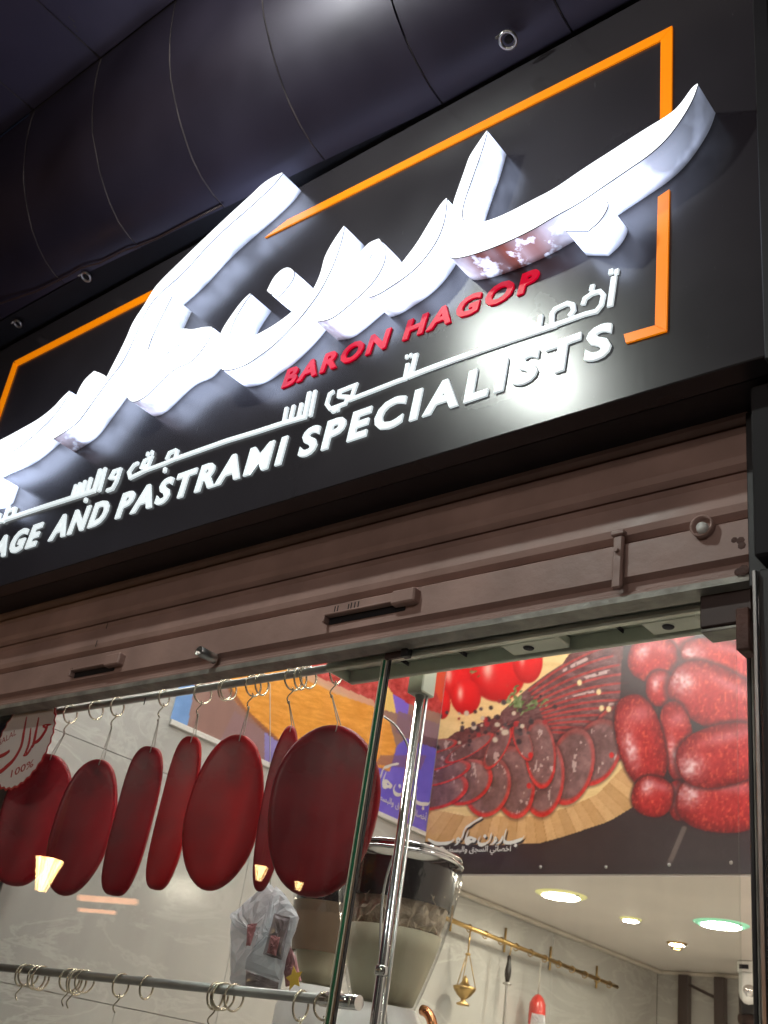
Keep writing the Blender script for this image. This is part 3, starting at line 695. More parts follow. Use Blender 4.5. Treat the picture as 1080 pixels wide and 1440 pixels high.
for (pa, pb) in ((710, 790), (905, 985)):
    xa_ = X(pa, 900, 2.8); xb_ = X(pb, 890, 2.8)
    o = MB().bevbox(xa_, xb_, 2.767, 2.865, zb + 0.004, zb + 0.043, 0.006).build('closer_block', 'green_alu', hd)
    MB().lathe(((xa_ * .6 + xb_ * .4), 2.815, zb), [(0.0005, 0.001), (0.018, 0.0), (0.02, 0.0035)], 12).build('screw', 'groove', o)
for pxx in (560, 640, 860):
    xq = X(pxx, 920, 2.8); MB().box(xq, xq + 0.004, 2.766, 2.866, zb + 0.03, zb + 0.0445).build('channel_rib', 'groove', hd)
# clamps
cl = thing('glass_clamp', 'dark metal clamp on the header holding the window glass edge', 'clamp', (X(552, 925, 2.72), 2.72, CH + 1.42))
a = at(537, 943, 2.70); b = at(566, 905, 2.70)
MB().bevbox(a.x, b.x, 2.70, 2.722, CH + 1.40, CH + 1.53, 0.004).build('plate', 'dark_brown', cl)
MB().bevbox(b.x + 0.004, b.x + 0.035, 2.69, 2.724, CH + 1.395, CH + 1.53, 0.004).build('jaw', 'black', cl)
cl = thing('hinge_box', 'dark brown hinge box at the right end of the header', 'hinge', (-1.15, 2.72, CH + 1.3))
a = at(985, 884, 2.68); b = at(1058, 838, 2.68)
MB().bevbox(a.x, b.x, 2.675, 2.72, a.z, a.z + 0.125, 0.004).build('cover', 'dark_brown', cl)
MB().bevbox(a.x, b.x - 0.04, 2.68, 2.76, a.z - 0.014, a.z - 0.002, 0.003).build('base_plate', 'shutter_lip', cl)
MB().bevbox(b.x - 0.045, b.x - 0.005, 2.665, 2.73, a.z - 0.09, a.z + 0.04, 0.004).build('pivot', 'rust', cl)
# black frame of the door at the right
x0 = X(1059.5, 1150, 2.82); x1 = X(1067.5, 1150, 2.82)
fr = thing('door_jamb', 'tall narrow black door jamb at the right edge beside the sausage banner', 'door frame', (x0, 2.8, 0.2))
MB().bevbox(x0, x1, 2.79, 2.86, 0.2, CH + 1.40, 0.004).build('jamb', 'black', fr)
MB().bevbox(x1 + 0.001, x1 + 0.007, 2.785, 2.80, 0.2, CH + 1.40, 0.002).build('pink_seal', 'shutter_lip', fr)
# glass panes
xe = X(498, 1200, YG)
def pane(name, x0, x1, y, z0, z1, lab):
    o = MB().box(x0, x1, y, y + 0.012, z0, z1).build(name, 'glass'); return tag(o, lab, 'window pane')
pane('window_pane', -5.9, xe - 0.0125, YG, 0.25, CH + 1.75, 'large fixed glass pane left of the green edged post, round sticker on it')
pane('door_pane', xe + 0.03, x0 - 0.004, YG + 0.01, 0.25, CH + 1.40, 'clear glass door pane between the green edged post and the black jamb')
gp = thing('glass_edge_post', 'slanting looking green glass edge with cream and black seals beside the largest red slab', 'post', (xe, YG, 0.2))
MB().bevbox(xe - 0.012, xe - 0.0075, YG - 0.002, YG + 0.013, 0.2, CH + 1.405, 0.001).build('cream_seal', 'seal', gp)
MB().bevbox(xe - 0.007, xe + 0.007, YG - 0.0005, YG + 0.0125, 0.2, CH + 1.405, 0.002).build('green_edge', 'greenedge', gp)
MB().bevbox(xe + 0.0075, xe + 0.0125, YG - 0.002, YG + 0.013, 0.2, CH + 1.405, 0.001).build('cream_seal', 'seal', gp)
MB().bevbox(xe + 0.013, xe + 0.021, YG - 0.001, YG + 0.012, 0.2, CH + 1.405, 0.001).build('steel_channel', 'steel', gp)
MB().bevbox(xe + 0.0215, xe + 0.025, YG - 0.002, YG + 0.013, 0.2, CH + 1.405, 0.001).build('black_gasket', 'black', gp)
xq = X(560, 1200, 2.97)
pp = thing('chrome_post', 'tall chrome upright tube in front of the glass jar', 'post', (xq, 2.97, 0.2))
MB().tube([(xq, 2.97, 0.2), (xq, 2.97, CH + 1.36)], 0.018, 20).build('tube', 'chrome', pp)
MB().tube([(xq + 0.027, 2.98, 0.2), (xq + 0.027, 2.98, CH + 1.36)], 0.006, 10).build('side_rod', 'steel', pp)
MB().bevbox(xq - 0.035, xq + 0.04, 2.93, 3.01, CH + 1.36, CH + 1.47, 0.005).build('top_bracket', 'green_alu', pp)
MB().lathe((xq, 2.97, CH + 0.36), [(0.0185, 0), (0.025, 0.004), (0.025, 0.03), (0.0185, 0.034)], 20).build('collar', 'chrome', pp)
wpts = [at(x, y_, 3.0) for x, y_ in ((540, 1008), (556, 1020), (572, 1045), (581, 1080), (584, 1115), (581, 1150), (570, 1175), (553, 1205), (541, 1245), (536, 1290), (535, 1340), (540, 1390), (545, 1450))]
def cr(P, k=5):
    P = [Vector(p_) for p_ in P]; Q = []
    for i in range(len(P) - 1):
        a, b, c, d = P[max(0, i - 1)], P[i], P[i + 1], P[min(len(P) - 1, i + 2)]
        for j in range(k):
            t = j / k; Q.append(0.5 * ((2 * b) + (c - a) * t + (2 * a - 5 * b + 4 * c - d) * t * t + (3 * b - a - 3 * c + d) * t ** 3))
    Q.append(P[-1]); return Q
tag(MB().tube(cr(wpts), 0.0045, 6).build('wire', 'rod'), 'thin loose grey wire hanging in a bow beside the chrome upright', 'wire')

# halal sticker on the window, zigzag rim
ys = YG - 0.003
SP = [(lambda q: (q.x, q.z))(at(x, y_, ys)) for x, y_ in ((0, 1030), (28, 1004), (81, 1012), (72, 1047), (59, 1065), (44, 1080), (18, 1103), (0, 1114))]
A_ = np.array([[2 * a, 2 * b, 1] for a, b in SP]); B_ = np.array([a * a + b * b for a, b in SP])
cx_, cz_, k_ = np.linalg.lstsq(A_, B_, rcond=None)[0]; R_ = math.sqrt(k_ + cx_ ** 2 + cz_ ** 2)
st = thing('halal_sticker', 'round cream sticker with red zigzag rim and red Arabic writing on the glass', 'sticker', (cx_, ys, cz_))
zig = lambda r1, r2, n: [(cx_ + (r1 if i % 2 else r2) * math.cos(math.pi * i / n), cz_ + (r1 if i % 2 else r2) * math.sin(math.pi * i / n)) for i in range(2 * n)]
MB().prism([zig(R_ * 1.05, R_ * 1.0, 32)], ys, ys + 0.0015).build('rim', 'stickerred', st)
MB().prism([zig(R_ * 1.0, R_ * 0.96, 32)], ys - 0.0012, ys - 0.0002).build('disc', 'sticker', st)
m = MB()
hl = [([(38, 1008), (34, 1030), (30, 1050), (20, 1068), (10, 1078), (0, 1086), (-12, 1090)], [.006, .018, .02, .022, .026, .024, .01]),
      ([(55, 1009), (51, 1030), (47, 1048), (44, 1050)], [.006, .018, .02, .012]), ([(44, 1024), (41, 1046), (36, 1060), (35, 1062), (40, 1059), (48, 1045)], [.006, .016, .016, .014, .014, .01]),
      ([(72, 1019), (62, 1021), (66, 1024), (60, 1035), (54, 1042), (48, 1045)], [.006, .014, .016, .02, .02, .012]), ([(14, 1056), (7, 1061), (-4, 1065), (-12, 1062)], [.014, .02, .02, .014])]
for i, (P_, w_) in enumerate(hl):
    Q = cr([(lambda q: (q.x, q.z, 0))(at(x, y_, ys)) for x, y_ in P_], 4); n = len(Q)
    W = [float(np.interp(j / (n - 1) * (len(w_) - 1), range(len(w_)), w_)) for j in range(n)]
    stroke_prism(m, [(q.x, q.y) for q in Q], W, ys - 0.0030 - 0.0003 * i, ys - 0.0014)
m.build('arabic_word', 'stickerred', st)
def flat_text(body, P0, P1, h, y, mname, name, parent, off=0.0, shear=0.0, plane='y'):
    """flat lettering from world point P0 to P1 (baseline), height h, lying in plane y=const or x=const"""
    v, f = text_mesh(body, off, shear, 0.0, 2)
    mx = min(p_[0] for p_ in v); Mx = max(p_[0] for p_ in v); my = min(p_[1] for p_ in v); My = max(p_[1] for p_ in v)
    P0 = Vector(P0); P1 = Vector(P1); e = P1 - P0; up = Vector((0, 0, 1)) if abs(e.z) < 1e-6 or plane == 'x' else Vector((-e.z, 0, e.x)).normalized()
    if plane == 'y' and up.z < 0: up = -up
    W = []
    for p_ in v:
        q = P0 + e * ((p_[0] - mx) / (Mx - mx)) + up * ((p_[1] - my) / (My - my) * h)
        W.append((q.x, y, q.z) if plane == 'y' else (y, q.y, q.z))
    return MB().add(W, f).build(name, mname, parent)
flat_text('HALAL', at(-4, 1051, ys), at(23, 1033, ys), 0.034, ys - 0.0018, 'stickerred', 'latin_word', st, 0.0)
flat_text('100%', at(15, 1094, ys), at(47, 1078, ys), 0.040, ys - 0.0018, 'stickerred', 'percent_text', st, 0.01)

# ================================================================ BANNERS (flat print computed per point)
def nz(X, Y, s, seed=0):
    x = X / s; y = Y / s; xi = np.floor(x).astype(np.int64); yi = np.floor(y).astype(np.int64); fx = x - xi; fy = y - yi
    fx = fx * fx * (3 - 2 * fx); fy = fy * fy * (3 - 2 * fy)
    def h(a, b):
        n = (a * 374761393 + b * 668265263 + seed * 1442695041) & 0xffffffff; n = ((n ^ (n >> 13)) * 1274126177) & 0xffffffff
        return ((n ^ (n >> 16)) & 0xffff) / 65535.0
    return (h(xi, yi) * (1 - fx) + h(xi + 1, yi) * fx) * (1 - fy) + (h(xi, yi + 1) * (1 - fx) + h(xi + 1, yi + 1) * fx) * fy
def fb(X, Y, s, seed=0): return 0.5 * nz(X, Y, s, seed) + 0.3 * nz(X, Y, s / 2.1, seed + 1) + 0.2 * nz(X, Y, s / 4.3, seed + 2)
class Paint:
    def __init__(s, X, Y, base): s.X, s.Y = X, Y; s.C = np.tile(np.array(base, float), (len(X), 1))
    def mix(s, a, col):
        col = np.asarray(col, float); a = np.clip(a, 0, 1)[:, None]; s.C = s.C * (1 - a) + (col if col.ndim == 2 else col[None]) * a
    def ell(s, cx, cy, rx, ry, ang=0):
        c, n = math.cos(math.radians(ang)), math.sin(math.radians(ang)); dx = s.X - cx; dy = s.Y - cy
        u = (dx * c + dy * n) / rx; v = (-dx * n + dy * c) / ry; return u, v, np.sqrt(u * u + v * v)
    def poly(s, P, soft=0):
        ins = np.zeros(len(s.X), bool); n = len(P)
        for i in range(n):
            x1, y1 = P[i]; x2, y2 = P[(i + 1) % n]
            if y1 == y2: continue
            c = ((y1 > s.Y) != (y2 > s.Y)) & (s.X < (x2 - x1) * (s.Y - y1) / (y2 - y1) + x1); ins ^= c
        return ins.astype(float)
    def line(s, P, w_):
        d = np.full(len(s.X), 1e9)
        for (x1, y1), (x2, y2) in zip(P[:-1], P[1:]):
            L2 = (x2 - x1) ** 2 + (y2 - y1) ** 2; t = np.clip(((s.X - x1) * (x2 - x1) + (s.Y - y1) * (y2 - y1)) / L2, 0, 1)
            d = np.minimum(d, np.hypot(s.X - x1 - t * (x2 - x1), s.Y - y1 - t * (y2 - y1)))
        return np.clip((w_ - d) / 1.0 + 0.5, 0, 1)
def banner_grid(origin, u, nu, v, nv, painter, name, label, parent=None):
    I, J = np.meshgrid(np.arange(nu + 1), np.arange(nv + 1), indexing='xy')
    P = np.array(origin)[None] + (I.ravel() / nu)[:, None] * np.array(u)[None] + (J.ravel() / nv)[:, None] * np.array(v)[None]
    px, py = pix(P); C = painter(px, py)
    lin = np.where(C <= 10.3, C / 255 / 12.92, ((C / 255 + 0.055) / 1.055) ** 2.4)
    idx = (np.arange(nv)[:, None] * (nu + 1) + np.arange(nu)[None]).ravel()
    F = np.stack([idx, idx + 1, idx + nu + 2, idx + nu + 1], 1)
    th = thing(name, label, 'banner', tuple(np.array(origin)))
    me = bpy.data.meshes.new('print_sheet'); P = P - np.array(origin)[None]
    me.vertices.add(len(P)); me.vertices.foreach_set('co', P.ravel()); me.loops.add(F.size); me.loops.foreach_set('vertex_index', F.ravel().astype(np.int32))
    me.polygons.add(len(F)); me.polygons.foreach_set('loop_start', np.arange(0, F.size, 4, dtype=np.int32)); me.polygons.foreach_set('loop_total', np.full(len(F), 4, np.int32))
    me.update(calc_edges=True); a = me.color_attributes.new('print', 'FLOAT_COLOR', 'POINT')
    a.data.foreach_set('color', np.concatenate([lin, np.ones((len(lin), 1))], 1).ravel()); me.materials.append(M['poster'])
    o = bpy.data.objects.new('print_sheet', me); COL.objects.link(o); o.parent = th
    return th

def paint_back(X, Y):
    p = Paint(X, Y, (44, 30, 30)); n1 = fb(X, Y, 30, 3); n2 = fb(X, Y, 5, 9)
    p.C += (n1[:, None] - .5) * 14
    # table / linen behind
    cream = np.array([238, 216, 168])[None] + (n1[:, None] - .5) * 30
    p.mix(p.poly([(560, 800), (860, 800), (856, 930), (800, 980), (760, 1010), (560, 1060)]), cream)
    # round wooden board: side then top
    side = [(560, 1120), (604, 1136), (652, 1146), (749, 1148), (797, 1136), (840, 1117), (875, 1080), (905, 1040), (925, 960), (925, 1060), (896, 1131), (856, 1155), (797, 1175), (761, 1185), (700, 1189), (604, 1184), (560, 1178)]
    stave = ((np.arctan2(Y - 1000, X - 735) * 13) % 1.0); sd = np.array([196, 150, 98])[None] + (np.floor(np.arctan2(Y - 1000, X - 735) * 13) % 3)[:, None] * 9 - (stave < .08)[:, None] * 22 + (n2[:, None] - .5) * 14
    p.mix(p.poly(side), sd)
    top = [(560, 1000), (640, 960), (800, 880), (925, 880), (925, 960), (905, 1040), (875, 1080), (840, 1117), (797, 1136), (749, 1148), (652, 1147), (604, 1137), (560, 1125)]
    p.mix(p.poly(top), np.array([232, 198, 140])[None] + (fb(X, Y * 4, 22, 5)[:, None] - .5) * 26)
    # dark meat mass between slices
    p.mix(p.poly([(600, 1060), (640, 1030), (720, 1000), (780, 950), (800, 920), (860, 885), (925, 880), (925, 985), (880, 1060), (800, 1110), (600, 1120)]), np.array([96, 52, 50])[None] + (n2[:, None] - .5) * 50)
    # fanned slices, each grey brown with a red rim
    def sl(cx, cy, rx, ry, ang, k):
        u, v, d = p.ell(cx, cy, rx, ry, ang); a = np.clip((1 - d) * rx * 1.2, 0, 1)
        p.mix(np.clip((1.10 - d) * 9, 0, 1) * .55, (48, 22, 22))
        body = np.array([112, 78, 76])[None] + (fb(X + 31 * k, Y, 11, k)[:, None] - .5) * np.array([70, 60, 58])[None] + (u * 16)[:, None]
        red = np.array([196, 46, 42])[None] + (n2[:, None] - .5) * 70
        rim = np.clip((d - .80) * 9, 0, 1) * np.clip(.75 + v * .55, 0, 1)
        p.mix(a, body * (1 - rim[:, None]) + red * rim[:, None])
        fat = (fb(X * 1.3 + k * 7, Y * .55, 9, 40 + k) > .73) & (d < .85); p.mix(fat * .7, (205, 180, 172))
    random.seed(4)
    for i in range(12):       # long curved slices of the upper right fan, swept from the herbs outwards
        t = i / 11; ex, ey = 852 + 40 * math.sin(t * 2.6), 910 + 138 * t; sx, sy = 712 + 22 * t, 1000 + 34 * t
        mx_, my_ = (sx + ex) / 2 + 4, (sy + ey) / 2 - 26 + 6 * t
        pts_ = [((1 - q) ** 2 * sx + 2 * q * (1 - q) * mx_ + q * q * ex, (1 - q) ** 2 * sy + 2 * q * (1 - q) * my_ + q * q * ey) for q in [j / 9 for j in range(10)]]
        p.mix(p.line([(x_, y_ + 6) for x_, y_ in pts_], 8.5), np.array([98, 62, 62])[None] + (fb(X, Y * 2, 9, 50 + i)[:, None] - .5) * 84)
        p.mix(p.line([(x_, y_ + 12) for x_, y_ in pts_], 1.4) * .8, (42, 22, 24))
        p.mix(p.line(pts_[2:], 1.6) * .75, np.array([176, 50, 46])[None] + (n2[:, None] - .5) * 70)
        if i % 2 == 0: k0 = random.randint(4, 7); p.mix(p.line([(x_ + 2, y_ + 6) for x_, y_ in pts_[k0:k0 + 3]], 2.4) * (nz(X, Y, 5, 80 + i) > .3) * .75, (214, 190, 182))
    for k, q in enumerate([(868, 1030, 34, 42, 30), (838, 1058, 34, 50, 24), (803, 1078, 32, 56, 14), (764, 1094, 30, 56, 4), (722, 1100, 30, 52, -6), (760, 1060, 22, 50, -4), (686, 1106, 32, 44, 14), (655, 1100, 40, 30, -30), (612, 1112, 48, 26, -14), (618, 1088, 46, 15, -16), (626, 1066, 44, 12, -22), (660, 1052, 40, 10, -30), (700, 1050, 36, 13, -62), (735, 1042, 30, 12, 70), (610, 1050, 34, 9, -12)]): sl(*q, k)
    # tomatoes
    for (cx, cy, rx, ry) in ((640, 955, 26, 30), (700, 948, 40, 40), (742, 930, 22, 32), (655, 980, 22, 26), (622, 990, 12, 22)):
        u, v, d = p.ell(cx, cy, rx, ry); c = np.array([222, 30, 32])[None] + (v * -28 - d ** 3 * 40)[:, None] * np.array([1, .3, .3])[None]
        p.mix(np.clip((1 - d) * 14, 0, 1), c); p.mix(np.exp(-((u + .35) ** 2 * 30 + (v + .2) ** 2 * 7)) * .8, (255, 225, 205))
    # herbs
    gmask = np.exp(-(((X - 745) / 45) ** 2 + ((Y - 990) / 22) ** 2) * 1.3) + np.exp(-(((X - 672) / 24) ** 2 + ((Y - 945) / 10) ** 2)) + .8 * np.exp(-(((X - 725) / 14) ** 2 + ((Y - 970) / 25) ** 2))
    gn = nz(X + Y * .6, Y, 4, 77); p.mix((gmask * .6 + gn * .75 > 1.0) * .9, np.array([88, 112, 62])[None] + (nz(X, Y, 3, 5)[:, None] - .4) * 90)
    # peppercorns
    random.seed(9)
    for i in range(60):
        x = random.gauss(692, 32); y_ = random.gauss(1018, 14) - (x - 692) * .12
        r = random.uniform(2.2, 4.8); c = random.choice([(52, 38, 38), (70, 60, 62), (150, 40, 44), (40, 30, 32), (196, 180, 160)])
        u, v, d = p.ell(x, y_, r, r); p.mix(np.clip((1 - d) * 3, 0, 1), c)
    for (x, y_) in ((815, 960), (846, 996), (856, 997), (744, 1105), (860, 1062), (746, 1062), (842, 973)):
        u, v, d = p.ell(x, y_, 4, 5); p.mix(np.clip((1 - d) * 3, 0, 1), (225, 200, 150) if y_ < 1050 else (200, 40, 40))
    # sausages
    dark = p.poly([(878, 880), (1090, 860), (1090, 1180), (1000, 1150), (905, 1100), (870, 1000)]); p.mix(dark * .85, (44, 30, 29))
    def sau(cx, cy, rx, ry, ang, k, hx=-.5, hy=-.2):
        rx *= 1.07; ry *= 1.09; u, v, d = p.ell(cx, cy, rx, ry, ang); e = (np.abs(u) ** 2.4 + np.abs(v) ** 2.4) ** (1 / 2.4)
        p.mix(np.clip((1.12 - e) * 8, 0, 1) * .7, (40, 18, 20))
        c = np.array([168, 34, 32])[None] - (np.clip(e, 0, 1) ** 3 * 70)[:, None] * np.array([1, .5, .45])[None] + (fb(X * 1.6, Y, 6, 20 + k)[:, None] - .5) * np.array([66, 44, 40])[None]
        sp = nz(X * 1.4 + 9, Y * .8, 3.2, 90 + k); c = c + (sp > .78)[:, None] * np.array([34, 34, 20])[None]
        p.mix(np.clip((1 - e) * max(rx, ry) * .6, 0, 1), c)
        hl_ = np.exp(-((u - hx) ** 2 * 12 + (v - hy) ** 2 * 7)) * (.35 + .65 * nz(X, Y, 3.5, 33)) * (e < .95)
        p.mix(hl_ * .95, (246, 222, 224)); p.mix(np.exp(-((u - .2) ** 2 * 2 + (v + .55) ** 2 * 22)) * (e < .95) * .35, (235, 190, 200))
    sau(1042, 897, 42, 24, 10, 1); sau(955, 912, 20, 30, 12, 2, -.3, 0); sau(918, 926, 33, 32, 20, 3, -.45, -.1); sau(928, 968, 19, 24, 0, 4, -.3, -.2)
    sau(1022, 928, 62, 25, 12, 5, -.75, .0); sau(1004, 980, 64, 40, 26, 6, -.72, .0)
    sau(953, 1044, 22, 54, -9, 8, -.35, .25); sau(901, 1042, 31, 62, -14, 7, -.5, .1); sau(954, 1126, 15, 27, -8, 11, -.3, -.2); sau(918, 1120, 28, 27, 16, 10, -.35, -.35)
    sau(1014, 1129, 60, 39, 5, 9, -.72, -.2); sau(1016, 1062, 62, 40, -14, 12, -.72, .1)
    # crease of light in the dark lower corner and the darker hem
    p.mix(p.line([(941, 1215), (962, 1165)], 3.5) * .35, (190, 176, 160))
    p.mix(np.clip((Y - 1208) / 8, 0, 1) * .5, (36, 24, 26))
    p.C = p.C + (nz(X, Y, 1.6, 5)[:, None] - .5) * 8
    return np.clip(p.C, 6, 252)
bl = at(622, 1223, YB - 0.012); br = at(1066, 1222, YB - 0.012); zbot = ZC + 0.012
tl_z = CH + 3.45
x_l = at(612, 1100, YB - 0.012).x
bn = banner_grid((XL + 0.004, YB - 0.012, zbot), (-1.03 - XL, 0, 0), 470, (0, 0, tl_z - zbot), 300, paint_back, 'meat_banner', 'large banner on the bulkhead showing sliced cured meat, tomatoes and red sausages')
MB().box(XL + 0.004, -1.03, YB - 0.010, YB - 0.001, zbot, tl_z).build('backing', 'prints', bn)
for px_, py_ in ((852, 1219), (941, 1216), (1028, 1213), (760, 1219)):
    q = at(px_, py_, YB - 0.014); MB().lathe((q.x, 0, q.z), [(0.0005, YB - 0.022), (0.009, YB - 0.020), (0.012, YB - 0.0125)], 10, 'y').build('rivet', 'steel', bn)

def paint_left(X, Y):
    p = Paint(X, Y, (150, 118, 108)); n1 = fb(X, Y, 26, 13); n2 = fb(X, Y, 5, 19); p.C += (n1[:, None] - .5) * 26
    p.mix(p.poly([(200, 1020), (225, 900), (285, 900), (262, 1030)]), np.array([120, 160, 215])[None] + (n1[:, None] - .5) * 40)
    p.mix(p.poly([(280, 940), (330, 900), (470, 900), (480, 935), (350, 945)]) * .8, (190, 120, 90))
    p.mix(p.poly([(300, 935), (352, 922), (420, 945), (470, 972), (520, 990), (548, 1015), (557, 1050), (548, 1085), (515, 1072), (440, 1060), (395, 1045), (340, 1000)]), np.array([232, 158, 66])[None] + (fb(X * .4 + Y, Y * 3 - X, 9, 7)[:, None] - .5) * 46)
    p.mix(p.line([(300, 936), (345, 1000), (395, 1046), (445, 1062)], 3) * .7, (120, 70, 60))
    p.mix(p.poly([(405, 880), (640, 880), (640, 1010), (560, 985), (545, 1000), (500, 985), (440, 950)]), np.array([176, 62, 60])[None] + (n2[:, None] - .5) * 90)
    p.mix(p.poly([(410, 935), (470, 962), (525, 985), (530, 995), (470, 975), (405, 942)]) * .9, (214, 170, 140))
    p.mix(p.poly([(543, 962), (552, 975), (557, 1003), (540, 998)]), (238, 206, 120))
    p.mix(p.poly([(552, 975), (575, 990), (572, 1012), (557, 1003)]), (120, 104, 214))
    p.mix(p.poly([(598, 940), (640, 930), (640, 1000), (618, 985)]), (206, 84, 50))
    p.mix(p.poly([(560, 1000), (640, 1025), (640, 1060), (556, 1030)]) * .9, (128, 100, 120))
    p.mix(p.poly([(575, 1030), (640, 1045), (640, 1080), (575, 1062)]) * .8, (88, 56, 70))
    p.mix(p.poly([(440, 1062), (515, 1072), (548, 1086), (558, 1050), (570, 1038), (640, 1062), (640, 1230), (470, 1150)]), np.array([112, 98, 206])[None] + (n1[:, None] - .5) * 34)
    p.mix(p.poly([(330, 1000), (395, 1046), (440, 1062), (470, 1150), (300, 1060)]), np.array([140, 130, 190])[None] + (n1[:, None] - .5) * 40)
    p.mix(p.poly([(268, 1020), (300, 960), (345, 1000), (372, 1030), (372, 1070)]) * .85, (146, 112, 104))
    p.mix(p.poly([(535, 1062), (600, 1062), (592, 1082), (528, 1075)]) * .6, (130, 90, 110))
    return np.clip(p.C, 6, 252)
q0 = atx(240, 1008, XL + 0.004)
y0_ = q0.y; z0_ = q0.z - 0.012
bn2 = banner_grid((XL + 0.006, y0_, z0_), (0, YB - 0.02 - y0_, 0), 330, (0, 0, 1.75), 200, paint_left, 'side_banner', 'blue and orange food banner on the left side wall above the grey marble')
MB().box(XL + 0.001, XL + 0.005, y0_, YB - 0.02, z0_, z0_ + 1.74).build('backing', 'printw', bn2)
MB().bevbox(XL + 0.001, XL + 0.022, y0_, YB - 0.03, z0_ - 0.035, z0_ - 0.001, 0.004).build('bottom_rail', 'printw', bn2)

# printed logo: the same outlines reused, flat on the banners
def logo_flat(fx, mname, name, parent, y, plane='y', grow=0):
    m = MB()
    for i, (k, loops) in enumerate(logo.items()):
        L = [smooth_loop(plane_pts(l, YF), 50, 1) for l in loops]
        L = [[fx(a, b - CH) for a, b in lp] for lp in L]
        if plane == 'y': m.prism(L, y - 0.0002 * i, y, walls=False)
        else:
            mm = MB().prism(L, 0, 0, walls=False); m.add([(y + 0.0002 * i, v[0], v[2]) for v in mm.v], mm.f)
    return m.build(name, mname, parent)
# logo extents on the sign
LX0, LX1, LZ0, LZ1 = -5.7, at(981, 118, YF).x, at(100, 600, YF).z - CH, at(397, 243, YF).z - CH
a0 = at(604, 1172, YB - 0.02); a1 = at(738, 1164, YB - 0.02)
k_ = (a1.x - a0.x) / (LX1 - at(-90, 640, YF).x); lx = at(-90, 640, YF).x; lz = at(316, 520, YF).z - CH
zb_ = at(655, 1190, YB - 0.02).z
f1 = lambda a, b: (a0.x + (a - lx) * k_, zb_ + (b - lz) * k_)
f1s = lambda a, b: (a0.x + 0.012 + (a - lx) * k_, zb_ - 0.012 + (b - lz) * k_)
logo_flat(f1s, 'prints', 'logo_shadow', bn, YB - 0.0145)
logo_flat(f1, 'printw', 'printed_logo', bn, YB - 0.018)
SUB = '\ufe94\ufee3\ufeae\ufec4\ufeb4\ufe92\ufedf\ufe8d\ufeed \ufed6\ufea0\ufeb4\ufedf\ufe8d \ufef2\ufe8b\ufe8e\ufebc\ufea7\ufe83'
q1 = at(618, 1198, YB - 0.02); q2 = at(718, 1199, YB - 0.02)
flat_text(SUB, (q1.x, 0, q2.z - 0.012), (q2.x, 0, q2.z - 0.012), 0.075, YB - 0.017, 'printw', 'printed_tagline', bn, 0.012)
# and on the side banner (letters run along y)
b0 = atx(488, 1090, XL + 0.008); b1 = atx(604, 1135, XL + 0.008)
k2 = (b1.y - b0.y) / (LX1 - lx)
logo_flat(lambda a, b: (b0.y + (a - lx) * k2, b1.z - 0.03 + (b - lz) * k2), 'printw', 'printed_logo', bn2, XL + 0.0085, 'x')
c0 = atx(520, 1130, XL + 0.008); c1_ = atx(598, 1162, XL + 0.008)
flat_text(SUB, (0, c0.y, c1_.z + 0.015), (0, c1_.y, c1_.z + 0.015), 0.085, XL + 0.009, 'printw', 'printed_tagline', bn2, 0.012, 0, 'x')

# ================================================================ RODS, HOOKS, CURED MEAT
zr1 = at(300, 966, YR).z; zr2 = at(220, 1382, YR).z
r1 = thing('hanging_rod', 'upper grey steel rod carrying the hanging red slabs', 'rod', (-3.8, YR, zr1))
xR = at(490, 935, YR).x
MB().tube([(XL + 0.02, YR, zr1), (xR, YR, zr1)], 0.017, 14).build('tube', 'rod', r1)
MB().lathe((XL + 0.01, YR, zr1), [(0.03, -0.02), (0.03, 0.02)], 12).build('wall_bracket', 'steel', r1)
MB().bevbox(xR - 0.02, xR + 0.02, YR - 0.02, YR + 0.02, zr1 - 0.02, zr1 + 0.3, 0.003).build('drop_bracket', 'green_alu', r1)
r2 = thing('hanging_rod', 'lower grey steel rod low in the window carrying only empty rings', 'rod', (-3.8, YR, zr2))
xR2 = at(452, 1406, YR).x
MB().tube([(XL + 0.02, YR, zr2), (xR2, YR, zr2)], 0.0175, 14).build('tube', 'rod', r2)
MB().tube([(xR2, YR, zr2), (xR2 + 0.17, YR, zr2)], 0.024, 14).build('socket', 'chrome', r2)
def ring_at(px_, rowz, r, lab, tail=0, yaw=0.0, grp='steel rings on the hanging rods'):
    # ring hangs over the rod, its plane across the rod
    lo, hi = -6.0, -2.0
    for _ in range(40):
        mid = (lo + hi) / 2; qx, qy = pix(np.array([(mid, YR, rowz)]))
        if qx[0] < px_: lo = mid
        else: hi = mid
    x = (lo + hi) / 2
    t = thing('hook_ring', lab, 'hook', (x, YR, rowz + 0.0175), grp)
    c = Vector((x, YR, rowz + 0.021 - r)); e = Vector((math.sin(yaw), math.cos(yaw), 0))
    P = [c + e * (r * math.cos(a)) + Vector((0, 0, r * math.sin(a))) for a in [2 * math.pi * k / 26 for k in range(26)]]
    MB().tube(P, 0.0042, 7, closed=True).build('ring', 'wire', t)
    if tail:
        b = c - Vector((0, 0, r)); L = 0.055
        S_ = [b + Vector((0.012 * math.sin(2 * math.pi * s_), 0.004 * math.cos(6 * s_), 0.012 - L * 1.25 * s_)) for s_ in [i / 14 for i in range(15)]]
        MB().tube(S_, 0.0032, 6).build('s_hook', 'wire', t)
        if tail > 1:
            e_ = S_[-1]; MB().tube([e_ + Vector((0, 0, .006)), e_ + Vector((-0.004, 0, -0.2))], 0.0018, 5).build('string', 'string', t)
    return x
upper = [(101, 1), (137, 0), (167, 1), (232, 1), (287, 1), (318, 0), (323, 0), (358, 1), (370, 0), (414, 1), (424, 0), (435, 0), (474, 1)]
